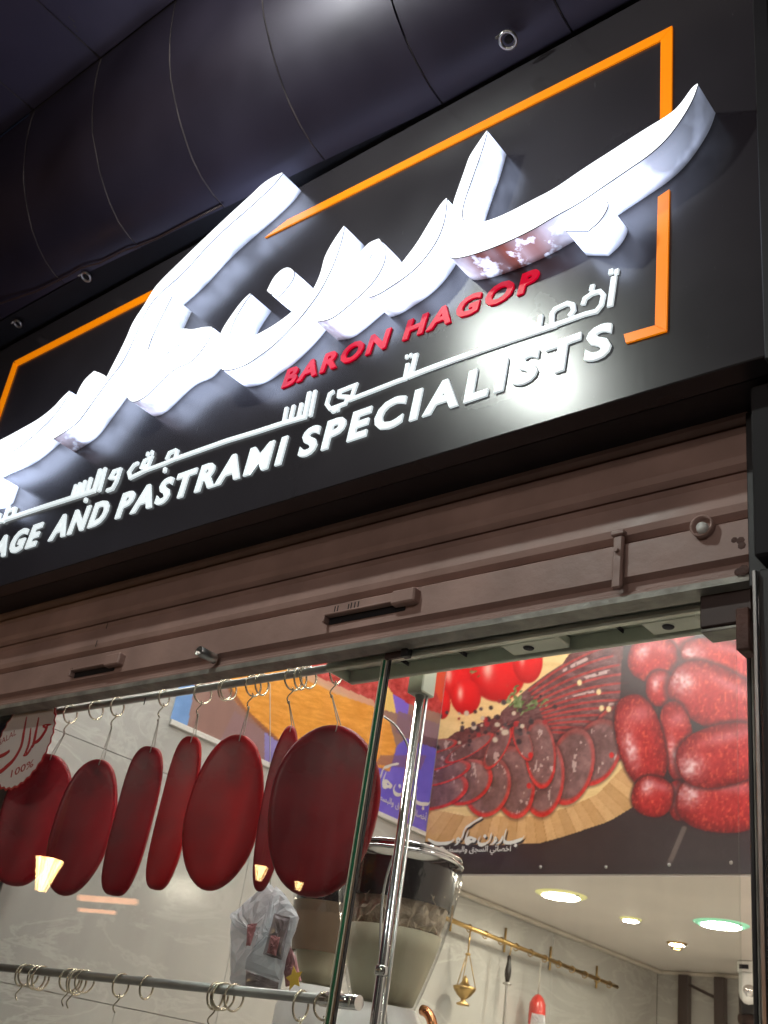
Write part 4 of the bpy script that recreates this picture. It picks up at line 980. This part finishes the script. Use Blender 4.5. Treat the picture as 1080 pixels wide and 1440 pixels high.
names_u = ['leftmost ring on the upper rod beside the halal sticker', 'empty ring on the upper rod just right of the halal sticker', 'ring on the upper rod over the wide second red slab', 'ring on the upper rod over the third, narrow red slab', 'ring on the upper rod over the fourth, narrow bright slab', 'empty ring left of the ring over the rounded middle slab', 'empty ring touching its twin left of the rounded middle slab', 'ring on the upper rod over the rounded middle slab', 'empty ring just right of the one carrying the rounded middle slab', 'ring on the upper rod over the thin slab half hidden behind the largest', 'empty ring in the cluster of three left of the header', 'empty ring at the right of the cluster of three by the header', 'rightmost ring on the upper rod over the largest red slab']
ux = {}
for (px_, tl), lb in zip(upper, names_u):
    ux[px_] = ring_at(px_, zr1, 0.046 if px_ not in (232,) else 0.038, lb, tl, rnd.uniform(-.25, .25))
lower = [(35, 1), (42, 0), (54, 0), (60, 0), (100, 1), (107, 1), (112, 0), (121, 0), (172, 2), (208, 0), (305, 1), (311, 0), (316, 0), (331, 0), (425, 1), (458, 1)]
words = ['first', 'second', 'third', 'fourth', 'fifth', 'sixth', 'seventh', 'eighth', 'ninth', 'tenth', 'eleventh', 'twelfth', 'thirteenth', 'fourteenth', 'fifteenth', 'sixteenth']
for (px_, tl), wd in zip(lower, words):
    ring_at(px_, zr2, 0.045 + rnd.uniform(-.004, .004), 'ring on the lower rod, %s from its left end%s' % (wd, ' with S hook' if tl else ''), tl, rnd.uniform(-.3, .3))

def slab(top, bot, pxw, ringpx, ang, n_exp, mname, lab, thick=0.021, Y=YR, rot=0.0, asym=0.0):
    """flattened cured slab: outline a superellipse, softly rounded edge; pxw = width seen in the photograph"""
    a = at(*top, Y); b = at(*bot, Y); c = (a + b) / 2; h = (a.z - b.z) / 2
    dist = (c - Vector((0, 0, CH))).length; view = math.atan2(c.y, c.x)              # azimuth of the line of sight
    nrm = view + math.pi + ang                                                       # azimuth of the broad face normal
    w_ = pxw / FOC * dist / math.cos(ang) / 2
    e = Vector((-math.sin(nrm), math.cos(nrm), 0)); nv = Vector((math.cos(nrm), math.sin(nrm), 0))
    cx = c.x; t = thing('cured_slab', lab, 'cured meat', (cx, c.y, b.z), 'cured red slabs hanging in the window')
    K = 48; rings = [(0.0, 1.0), (0.5, 0.998), (0.82, 0.985), (0.90, 0.965), (0.94, 0.90), (0.97, 0.74), (0.99, 0.42), (1.0, 0.0)]
    m = MB(); v = []; f = []
    def outl(k):
        th = 2 * math.pi * k / K; cs, sn = math.cos(th), math.sin(th)
        x = math.copysign(abs(cs) ** (2 / n_exp), cs); z = math.copysign(abs(sn) ** (2 / n_exp), sn)
        x *= 1 + 0.03 * math.sin(3 * th + rot) + asym * z * 0.12; return x, z
    seq = rings + [(s_, -t_) for s_, t_ in reversed(rings[:-1])]
    for s_, t_ in seq:
        for k in range(K):
            x, z = outl(k); s__ = s_
            # edge inset measured the same all round
            sx = 1 - (1 - s__) * 1.0
            v.append(c + e * (x * w_ * sx) + Vector((0, 0, z * h * sx)) + nv * (t_ * thick))
    R = len(seq)
    for r in range(R - 1):
        for k in range(K): f.append((r * K + k, r * K + (k + 1) % K, (r + 1) * K + (k + 1) % K, (r + 1) * K + k))
    m.add(v, f, True).build('body', mname, t)
    # loop of string from the hook through the top
    xr_ = ux.get(ringpx, cx); hk = Vector((xr_, YR, zr1 + 0.021 - 0.092 - 0.055)); tp = Vector((c.x, c.y, a.z - 0.035))
    MB().tube([tp + nv * (thick + .004), tp + Vector((0, 0, 0.04)) + nv * 0.01, hk], 0.0022, 5).tube([tp - nv * (thick + .004), tp + Vector((0, 0, 0.04)) - nv * 0.012 + e * 0.01, hk + Vector((.004, 0, -.004))], 0.0022, 5).build('string', 'string', t)
    # knot
    MB().lathe(hk, [(0.0005, -0.008), (0.006, -0.004), (0.006, 0.004), (0.0005, 0.008)], 8).build('knot', 'string', t)
    return t
slab((78, 1060), (12, 1246), 84, 101, -0.10, 2.3, 'cured', 'leftmost dark red slab hanging partly behind the halal sticker', rot=.5)
slab((139, 1068), (92, 1260), 76, 167, -0.22, 2.15, 'cured', 'wide dark red slab, second from the left with a pale red upper edge', rot=2)
slab((211, 1050), (162, 1260), 50, 232, -0.12, 3.2, 'cured', 'narrow dark red slab, third from the left', rot=1, asym=.0)
slab((266, 1036), (224, 1252), 43, 287, -0.15, 3.2, 'cured_bright', 'narrow brighter red slab, fourth from the left', rot=1.5)
slab((331, 1034), (299, 1253), 100, 358, -0.10, 2.05, 'cured_bright', 'oval brownish red slab in the middle of the row', rot=3)
slab((410, 1020), (364, 1254), 38, 414, -0.1, 2.4, 'cured', 'thin dark red slab half hidden behind the largest slab', Y=YR + 0.09)
slab((472, 1020), (436, 1262), 148, 474, -0.16, 2.1, 'cured', 'largest dark red oval slab at the right end of the row', rot=0, thick=.024)

# ================================================================ PLASTIC BAG
def pillow(P, Y, thick, mname, name, parent, wrinkle=0.006, seed=1):
    L = [at(x, y_, Y) for x, y_ in P]; c = sum(L, Vector((0, 0, 0))) / len(L)
    L2 = []
    for i, a in enumerate(L):
        b = L[(i + 1) % len(L)]; L2 += [a.lerp(b, t / 4) for t in range(4)]
    n = len(L2); m = MB(); v = []; rr = random.Random(seed)
    S_ = [1, .93, .8, .6, .35, .12]
    for sgn in (-1, 1):
        for s_ in S_:
            for a in L2:
                p_ = c.lerp(a, s_); p_ = p_ + Vector((rr.uniform(-1, 1) * wrinkle * .5, sgn * thick * math.sqrt(max(0, 1 - s_ ** 2.5)) + (rr.uniform(-1, 1) * wrinkle if s_ < 1 else 0), rr.uniform(-1, 1) * wrinkle * .5)) ; v.append(p_)
    f = []
    for g_ in range(2):
        o_ = g_ * n * len(S_)
        for r in range(len(S_) - 1):
            for k in range(n): f.append((o_ + r * n + k, o_ + r * n + (k + 1) % n, o_ + (r + 1) * n + (k + 1) % n, o_ + (r + 1) * n + k))
        f.append(tuple(o_ + (len(S_) - 1) * n + k for k in range(n)))
    m.add(v, f, False); return m.build(name, mname, parent)
bg_ = thing('plastic_bag', 'crumpled white printed plastic bag hanging under the thin slab', 'bag', tuple(at(372, 1300, 3.2)))
pillow([(378, 1240), (345, 1270), (326, 1284), (324, 1310), (325, 1384), (392, 1398), (410, 1330), (400, 1270)], 3.24, 0.03, 'bag', 'back_pouch', bg_, .008, 3)
fp_ = pillow([(388, 1246), (372, 1290), (352, 1340), (344, 1362), (394, 1380), (408, 1330), (420, 1288), (404, 1262)], 3.17, 0.025, 'bag', 'front_pouch', bg_, .006, 5)
pillow([(386, 1285), (408, 1290), (396, 1350), (370, 1342)], 3.138, 0.004, 'bagprint', 'printed_panel', fp_, .003, 8)
pillow([(381, 1315), (394, 1318), (388, 1344), (375, 1340)], 3.131, 0.003, 'pinkprint', 'red_print', fp_, .002, 9)
pillow([(348, 1300), (362, 1298), (352, 1330), (346, 1330)], 3.205, 0.003, 'pinkprint', 'red_print', bg_, .002, 9)
pillow([(346, 1364), (392, 1382), (390, 1394), (345, 1386)], 3.200, 0.003, 'bagprint', 'barcode_strip', bg_, .001, 10)
pillow([(408, 1330), (416, 1345), (424, 1380), (402, 1388), (398, 1360)], 3.20, 0.008, 'pinkprint', 'side_fold', bg_, .003, 12)
cst = at(414, 1376, 3.18); m = MB()
m.prism([[(cst.x + (0.045 if i % 2 else 0.022) * math.cos(math.pi * i / 5), cst.z + (0.045 if i % 2 else 0.022) * math.sin(math.pi * i / 5)) for i in range(10)]], cst.y - 0.003, cst.y); m.build('yellow_star', 'yellow', bg_)
b0_ = at(380, 1244, 3.2)
MB().tube([b0_, Vector((b0_.x + 0.02, YR + .05, zr1))], 0.002, 5).build('tie', 'string', bg_)

# ================================================================ GLASS JARS
def clear_mat():
    m = bpy.data.materials.new('clear_plastic'); m.use_nodes = True; t = m.node_tree; t.nodes.clear()
    o = t.nodes.new('ShaderNodeOutputMaterial'); mx = t.nodes.new('ShaderNodeMixShader'); tr = t.nodes.new('ShaderNodeBsdfTransparent'); tr.inputs[0].default_value = (0.93, 0.93, 0.93, 1)
    gl = t.nodes.new('ShaderNodeBsdfGlossy'); gl.inputs['Roughness'].default_value = 0.06;
    n = t.nodes.new('ShaderNodeTexNoise'); n.inputs['Scale'].default_value = 14; bp = t.nodes.new('ShaderNodeBump'); bp.inputs['Strength'].default_value = .3; bp.inputs['Distance'].default_value = .01
    t.links.new(n.outputs[0], bp.inputs['Height']); t.links.new(bp.outputs[0], gl.inputs['Normal'])
    t.links.new(schlick(t, 0.06), mx.inputs[0]); t.links.new(tr.outputs[0], mx.inputs[1]); t.links.new(gl.outputs[0], mx.inputs[2]); t.links.new(mx.outputs[0], o.inputs[0]); return m
M['clear'] = clear_mat()
def jar(cpx, cpy, Y, R, H, lab, band=True):
    top = at(cpx, cpy, Y); c = Vector((top.x, Y, top.z - H))
    t = thing('jar_blender', lab, 'jar', tuple(c))
    prof_ = [(R * .50, 0.0), (R * .60, H * .12), (R * .76, H * .35), (R * .90, H * .60), (R * .98, H * .80), (R * 1.0, H * .90), (R * .96, H * .97)]
    MB().lathe(c, prof_, 48).build('jar_wall', 'clear', t)
    q = .93
    MB().lathe(c, [(0.001, .012)] + [(r_ * q, h_ + .012) for r_, h_ in prof_[:2]] + [(R * .76 * q, H * .35), (R * .84 * q, H * .48), (0.001, H * .49)], 48).build('filling', 'cream', t)
    m = MB(); rr = random.Random(5)
    Kc = 60; rows = 7; v = []
    for j in range(rows):
        hh_ = H * (.485 + .25 * j / (rows - 1)); rad = float(np.interp(hh_, [p_[1] for p_ in prof_], [p_[0] for p_ in prof_])) * .935
        for k in range(Kc):
            v.append(c + Vector(((rad - rr.uniform(0, .03)) * math.cos(2 * math.pi * k / Kc), (rad - rr.uniform(0, .03)) * math.sin(2 * math.pi * k / Kc), hh_ + (rr.uniform(-.02, .03) if j == rows - 1 else rr.uniform(-.006, .006)))))
    m.add(v, [(j * Kc + k, j * Kc + (k + 1) % Kc, (j + 1) * Kc + (k + 1) % Kc, (j + 1) * Kc + k) for j in range(rows - 1) for k in range(Kc)]).build('crumbled_pieces', 'crumb', t)
    MB().lathe(c, [(R * .85, H * .66), (R * .89, H * .76), (R * .915, H * .92)], 48).build('dark_inner_band', 'darkband', t)
    MB().lathe(c, [(R * .965, H * .965), (R * 1.0, H * .972), (R * 1.0, H * .985), (R * .93, H * .992), (R * .93, H * 1.008), (R * .97, H * 1.012), (R * .97, H * 1.03), (R * .90, H * 1.04), (0.001, H * 1.04)], 48).build('chrome_lid', 'chrome', t)
    return t, c
t, c = jar(566, 1205, 3.55, 0.262, 0.58, 'large clear jar with chrome lid, dark band and cream filling behind the chrome upright')
MB().lathe(c + Vector((0, 0, -0.34)), [(0.25, 0), (0.25, .16), (0.22, .24), (0.16, .30), (0.135, .338)], 40).build('white_base', 'white', t)
cc = c + Vector((0.20, 0, -0.10)); MB().tube([cc + Vector((0.07 * math.sin(a), 0, 0.10 * math.cos(a))) for a in [math.pi * k / 12 for k in range(13)]], 0.02, 10).build('copper_handle', 'copper', t)
t, c = jar(470, 1245, 3.95, 0.19, 0.46, 'second smaller clear jar with brown label, left of the larger jar')
M['labelbrown'] = mat('brown_label', (0.20, 0.14, 0.09), 0.5, 0, 0.2, 6)
MB().lathe(c, [(0.150, .14), (0.162, .22), (0.176, .30), (0.180, .36)], 40).build('brown_label', 'labelbrown', t)
MB().lathe(c + Vector((0, 0, -0.3)), [(0.18, 0), (0.18, .2), (0.12, .298)], 40).build('white_base', 'white', t)
# shelf they stand on
s_ = MB().bevbox(-4.2, -2.2, 3.3, 4.3, CH - 0.03, CH + 0.0, 0.006).build('glass_shelf', 'steel')
s_.location = (0, 0, 0)
cnt = thing('shop_counter', 'steel topped counter low inside the shop window under the jars', 'counter', (-3.2, 3.8, 0.2))
bpy.data.objects.remove(s_)
MB().bevbox(-4.3, -1.7, 3.35, 4.35, CH - 0.32, CH - 0.26, 0.006).build('counter_top', 'steel', cnt)
MB().bevbox(-4.25, -1.75, 3.4, 4.3, 0.2, CH - 0.322, 0.01).build('cabinet', 'white', cnt)

# ================================================================ CEILING LIGHTS
def downlight(px_, py_, r, lab, mname, ring, stepped=False):
    q = atz(px_, py_, ZC - CH); z = ZC
    t = thing('downlight', lab, 'ceiling light', (q.x, q.y, z), 'round recessed lights in the shop ceiling')
    MB().lathe((q.x, q.y, z), [(r * .80, -.001), (r * .80, -.018), (r * .98, -.012), (r * 1.12, -.002), (r * 1.12, -.0005)], 40).build('ring', ring, t)
    MB().lathe((q.x, q.y, z), [(0.001, -.022), (r * .6, -.022), (r * .79, -.019), (r * .79, -.002)], 40).build('diffuser', mname, t)
    MB().tube([(q.x + r * 1.0, q.y - r * .2, z - .003), (q.x + r * .9, q.y - r * .3, z - .026)], 0.006, 6).build('spring_clip', 'steel', t)
    if stepped:
        for k in range(2): MB().lathe((q.x, q.y, z - .024 - .02 * k), [(r * (.75 - .15 * k), 0), (r * (.75 - .15 * k), -.004), (r * (.55 - .15 * k), -.004), (r * (.55 - .15 * k), 0), (r * (.75 - .15 * k), 0)], 30).build('baffle', 'brass', t)
    return t
downlight(789, 1258, 0.165, 'large round yellowish ceiling light nearest the meat banner', 'down_warm', 'ringyellow')
downlight(1014, 1299, 0.175, 'large round ceiling light with green tinted rim by the black jamb', 'down_cool', 'ringgreen')
downlight(887, 1292, 0.075, 'small round lit spot between the two large ceiling lights', 'down_warm', 'ringyellow')
downlight(952, 1326, 0.075, 'small stepped spot deepest in the ceiling, in rings of brass', 'down_warm', 'brass', True)
for (x, y_) in ((-1.9, 8.4), (-1.8, 6.7)):
    t = thing('downlight', 'round ceiling light over the right part of the shop at %s' % ('the back' if y_ > 8 else 'the front'), 'ceiling light', (x, y_, ZC), 'round recessed lights in the shop ceiling')
    MB().lathe((x, y_, ZC), [(0.001, -.02), (0.15, -.02), (0.16, -.002)], 32).build('diffuser', 'down_warm', t)
for (x0_, x1_, y_) in ((-4.6, -3.2, 3.12), (-2.9, -1.3, 3.12), (-4.6, -3.2, 4.7), (-2.9, -1.3, 4.7)):  # unseen tubes added to brighten the front part of the shop
    t = thing('added_tube', 'long white tube light added unseen under the high ceiling, %s %s' % ('left' if x0_ < -4 else 'right', 'near the window' if y_ < 4 else 'near the banner'), 'tube light', (x0_, y_, 6.18))
    MB().bevbox(x0_, x1_, y_ - .06, y_ + .06, 6.14, 6.195, .005).build('housing', 'white', t)
    MB().tube([(x0_ + .04, y_, 6.10), (x1_ - .04, y_, 6.10)], 0.03, 12).build('tube', 'tube', t)

t = thing('added_strip', 'slim strip lamp added unseen above the window glass behind the shutter, shining into the shop', 'added light', (-3, 2.95, CH + 1.95))  # unseen strip added to light the jars and bag from the front
MB().bevbox(-4.8, -1.2, 2.87, 2.925, CH + 1.98, CH + 2.02, .004).build('housing', 'white', t)
MB().tube([(-4.75, 2.94, CH + 1.97), (-1.25, 2.94, CH + 1.97)], 0.02, 10).build('tube', 'strip', t)

# ================================================================ BRASS RAIL AND WHAT HANGS ON IT
XR = XL + 0.15
ra = atx(650, 1300, XR); rb = atx(868, 1388, XR); zrail = (ra.z + rb.z) / 2 - 0.0
rl = thing('brass_rail', 'long brass rail on brackets along the marble wall under the low ceiling', 'rail', (XR, (ra.y + rb.y) / 2, zrail))
MB().tube([(XR, ra.y - 0.3, ra.z + .004), (XR, rb.y, rb.z)], 0.016, 12).build('rail_tube', 'brass', rl)
for k, fr_ in enumerate((0.02, .33, .62, .95)):
    y_ = ra.y + (rb.y - ra.y) * fr_; z_ = ra.z + (rb.z - ra.z) * fr_
    o = MB().tube([(XR, y_, z_), (XL + 0.003, y_, z_ + .05)], 0.010, 8).tube([(XL + .012, y_, z_ - .04), (XL + .012, y_, z_ + .14)], 0.009, 8).build('bracket', 'brass', rl)
for k in range(11):
    y_ = ra.y + (rb.y - ra.y) * (.04 + .09 * k); z_ = ra.z + (rb.z - ra.z) * (.04 + .09 * k)
    P = [(XR + .024 * math.cos(a), y_, z_ - .006 + .026 * math.sin(a)) for a in [2 * math.pi * i / 16 for i in range(16)]]
    MB().tube(P, .004, 6, closed=True).build('rail_ring', 'brass', rl)
def on_rail(px_):
    best = None
    for i in range(400):
        f_ = i / 399 * 1.1 - .1; P = (XR, ra.y + (rb.y - ra.y) * f_, ra.z + (rb.z - ra.z) * f_); qx, qy = pix(np.array([P]))
        if best is None or abs(qx[0] - px_) < best[0]: best = (abs(qx[0] - px_), P)
    return Vector(best[1])
# censer
a = on_rail(662); b = atx(655, 1392, XR); bz = b.z - .02; cy_ = a.y
ce = thing('brass_censer', 'small brass footed censer hanging on three chains from the rail', 'censer', (a.x, cy_, bz - .1))
C_ = Vector((a.x, cy_, bz))
MB().lathe(C_, [(0.001, -.085), (.045, -.085), (.05, -.075), (.02, -.06), (.018, -.045), (.05, -.02), (.078, .015), (.085, .035), (.075, .04), (.055, .038), (.03, .06), (.02, .085), (.012, .10), (0.001, .115)], 24).build('bowl', 'brass', ce)
for k in range(3):
    an = 2 * math.pi * k / 3 + .4; MB().tube([C_ + Vector((.08 * math.cos(an), .08 * math.sin(an), .035)), C_ + Vector((.01 * math.cos(an), .01 * math.sin(an), .26)), ], .0035, 5).build('chain', 'brass', ce)
MB().tube([C_ + Vector((0, 0, .26)), a - Vector((0, 0, .016))], .006, 6).build('hanger', 'brass', ce)
MB().lathe(C_ + Vector((0, 0, .25)), [(.001, .02), (.02, .01), (.02, 0), (.001, -.004)], 12).build('cap', 'brass', ce)
# sharpening steel
a = on_rail(718); k1 = Vector((a.x, a.y, 0)); zt_ = a.z - .03; q = atx(711, 1384, XR)
ss = thing('sharpening_steel', 'long sharpening steel with black handle hanging point down from the rail', 'sharpening steel', (a.x, a.y, q.z - .6))
gh = zt_ - .06; gl_ = q.z
MB().lathe((a.x, a.y, 0), [(.001, gh + .01), (.014, gh), (.016, gh - .04), (.026, gh - .10), (.024, gl_ + .06), (.014, gl_ + .02), (.001, gl_ + .015)], 16).build('handle', 'grip', ss)
MB().lathe((a.x, a.y, 0), [(.001, gl_ + .02), (.034, gl_ + .012), (.034, gl_), (.001, gl_ - .004)], 16).build('guard', 'steel', ss)
MB().lathe((a.x, a.y, 0), [(.012, gl_), (.012, gl_ - .5), (.001, gl_ - .58)], 12).build('rod', 'steel', ss)
MB().tube([(a.x, a.y, zt_ + .03), (a.x + .012, a.y, zt_), (a.x, a.y, gh)], .005, 6).build('loop', 'brass', ss)
# red sausage
a = on_rail(761); q = atx(757, 1400, XR)
sa = thing('salami', 'short bright red salami hanging on a cord from the brass rail', 'salami', (a.x, a.y, q.z - .26))
MB().lathe((a.x, a.y, q.z), [(.001, .01), (.02, .005), (.045, -.02), (.062, -.06), (.066, -.14), (.062, -.22), (.045, -.27), (.02, -.29), (.001, -.295)], 24).build('body', 'salami', sa)
MB().tube([(a.x, a.y, q.z + .005), (a.x, a.y, a.z - .016)], .006, 6).build('cord', 'string', sa)
pillow([(748, 1424), (766, 1428), (768, 1450), (744, 1448)], (q.y - 0.07), .01, 'bag', 'white_label', sa, .004, 4)

# security camera and cable frames on the back wall
q = atz(1050, 1366, ZC - CH - 0.002)
yk = 9.2; q = at(1052, 1362, yk)
sc_ = thing('security_camera', 'white dome security camera under the ceiling beside the black jamb', 'security camera', (q.x, yk, ZC - .3))
xk = q.x
MB().bevbox(xk - .075, xk + .065, yk - .06, yk + .06, ZC - .10, ZC - .002, .012).build('mount', 'white', sc_)
MB().bevbox(xk - .05, xk + .03, yk - .064, yk - .059, ZC - .07, ZC - .035, .002).build('dark_port', 'groove', sc_)
MB().lathe((xk, yk, ZC - .25), [(.001, -.085), (.04, -.075), (.068, -.04), (.076, 0), (.076, .149)], 28).build('shell', 'white', sc_)
MB().lathe((xk + .02, yk - .035, ZC - .235), [(.001, -.058), (.035, -.045), (.052, -.01), (.05, .03), (.03, .055), (.001, .062)], 20).build('lens_dome', 'chrome', sc_)
fr2 = thing('black_rack', 'black steel rack with slanted braces against the back marble wall', 'rack', (-4.3, YBACK - .15, .2))
zt_ = ZC - 0.04
for k, (pa, pb) in enumerate(((956, 970), (1006, 1020))):
    xa_ = at(pa, 1372, YBACK - .1).x; xb_ = at(pb, 1372, YBACK - .1).x
    MB().bevbox(xa_, xb_, YBACK - .14, YBACK - .06, .2, zt_, .005).build('upright', 'black', fr2)
a = at(970, 1385, YBACK - .1); b = at(1010, 1405, YBACK - .1); MB().tube([a, b], .014, 8).build('brace', 'black', fr2)
xa_ = at(1044, 1400, YBACK - .2).x
MB().bevbox(xa_, xa_ + .7, YBACK - .3, YBACK - .05, .2, zt_ - .12, .02).build('cabinet', 'black', fr2)
MB().tube([(xa_ + .02, YBACK - .32, zt_ - .35), (xa_ + .3, YBACK - .32, zt_ - .35)], .04, 16).build('dark_roll', 'dark_brown', fr2)

# ================================================================ LIT LAMPS OF THE STREET (floodlight, lanterns and tubes seen reflected; globe lamps added)
B = np.array(at(742, 512, YS)) ; dB = B - np.array([0, 0, CH]); rB = np.array([dB[0], -dB[1], dB[2]])
LP = Vector(tuple(B + rB * 0.86))
fl = thing('floodlight', 'lit white floodlight on an arm under the canopy aimed at the sign', 'floodlight', tuple(LP))
def oriented_box(m, c, n_, hw, hh_, d):
    n_ = Vector(n_).normalized(); u = n_.cross(Vector((0, 0, 1))).normalized(); v_ = u.cross(n_)
    P = [c + u * (sx * hw) + v_ * (sz * hh_) + n_ * (sd * d) for sd in (-1, 1) for sz in (-1, 1) for sx in (-1, 1)]
    return m.add(P, [(0, 2, 3, 1), (4, 5, 7, 6), (0, 1, 5, 4), (2, 6, 7, 3), (0, 4, 6, 2), (1, 3, 7, 5)])
nL = Vector(tuple(B)) - LP
oriented_box(MB(), LP - nL.normalized() * .05, nL, .13, .09, .035).build('housing', 'black', fl)
oriented_box(MB(), LP, nL, .065, .045, .004).build('lit_glass', 'flood', fl)
MB().tube([LP - nL.normalized() * .08, Vector((LP.x, LP.y - .1, CH + 5.018))], .015, 8).build('arm', 'black', fl)

def added_lamp(P, lab, mname, r):  # unseen globe lamps added to light the shutter and shop front
    t = thing('added_lamp', lab, 'added lamp', (P.x, P.y, 0), 'lamps added across the street')
    MB().tube([(P.x, P.y, 0.01), (P.x, P.y, P.z - r * 1.1)], [.06, .035], 10).build('pole', 'black', t)
    MB().lathe(P, [(0.001, -r), (r * .7, -r * .7), (r, 0), (r * .7, r * .7), (0.001, r)], 16).build('globe', mname, t)
    MB().lathe(P, [(r * .5, -r * 1.15), (r * .6, -r * .85)], 12).build('collar', 'black', t)
    return t
M['lampwhite'] = emit('added_lamp_white', (1.0, 0.90, 0.80), 125)
added_lamp(Vector((1.4, -4.2, CH + 3.6)), 'tall white globe lamp added across the street to the right', 'lampwhite', .22)
added_lamp(Vector((-2.0, -5.5, CH + 3.4)), 'tall white globe lamp added across the street facing the shop window', 'lampwhite', .22)
# warm pendant lanterns mirrored in the window
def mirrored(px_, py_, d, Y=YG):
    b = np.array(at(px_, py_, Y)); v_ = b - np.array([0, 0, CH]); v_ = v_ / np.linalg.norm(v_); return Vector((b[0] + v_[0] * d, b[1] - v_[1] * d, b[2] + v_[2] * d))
def lantern(px_, py_, d, h, lab):
    P = mirrored(px_, py_, d); t = thing('pendant_lantern', lab, 'lantern', tuple(P), 'warm lanterns hanging over the street')
    for k in range(6):
        a0_ = 2 * math.pi * k / 6 + .08; a1_ = a0_ + .84; rt, rb_ = h * .42, h * .13
        v = []
        for aa in (a0_, (a0_ + a1_) / 2, a1_):
            v += [(P.x + rt * math.cos(aa), P.y + rt * math.sin(aa), P.z + h * .5), (P.x + rb_ * math.cos(aa), P.y + rb_ * math.sin(aa), P.z - h * .5)]
        MB().add(v, [(0, 1, 3, 2), (2, 3, 5, 4)]).build('glass_petal', 'lantern', t)
    for k in range(6):
        aa = 2 * math.pi * k / 6 + .04
        MB().tube([(P.x + h * .43 * math.cos(aa), P.y + h * .43 * math.sin(aa), P.z + h * .5), (P.x + h * .14 * math.cos(aa), P.y + h * .14 * math.sin(aa), P.z - h * .52)], h * .028, 6).build('rib', 'brass', t)
    MB().lathe(P, [(h * .44, h * .5), (h * .4, h * .56), (h * .1, h * .7), (h * .04, h * .9), (h * .03, h * 3)], 16).build('cap', 'brass', t)
    return t
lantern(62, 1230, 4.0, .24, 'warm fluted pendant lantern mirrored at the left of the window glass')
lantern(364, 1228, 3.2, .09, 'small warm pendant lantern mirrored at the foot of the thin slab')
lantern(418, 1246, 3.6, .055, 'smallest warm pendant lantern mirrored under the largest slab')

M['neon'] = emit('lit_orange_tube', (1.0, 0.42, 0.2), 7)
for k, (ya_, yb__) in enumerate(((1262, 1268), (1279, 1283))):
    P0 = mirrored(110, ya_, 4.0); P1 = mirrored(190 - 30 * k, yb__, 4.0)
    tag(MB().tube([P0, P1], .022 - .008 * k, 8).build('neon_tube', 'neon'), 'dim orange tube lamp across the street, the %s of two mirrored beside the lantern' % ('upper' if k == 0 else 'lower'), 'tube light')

# ================================================================ to metres
done = set()
for o in SC.objects:
    if o in (cam, sun): continue
    o.location = o.location * S
    if o.type == 'MESH' and o.data.name not in done:
        done.add(o.data.name); o.data.transform(Matrix.Scale(S, 4)); o.data.update()
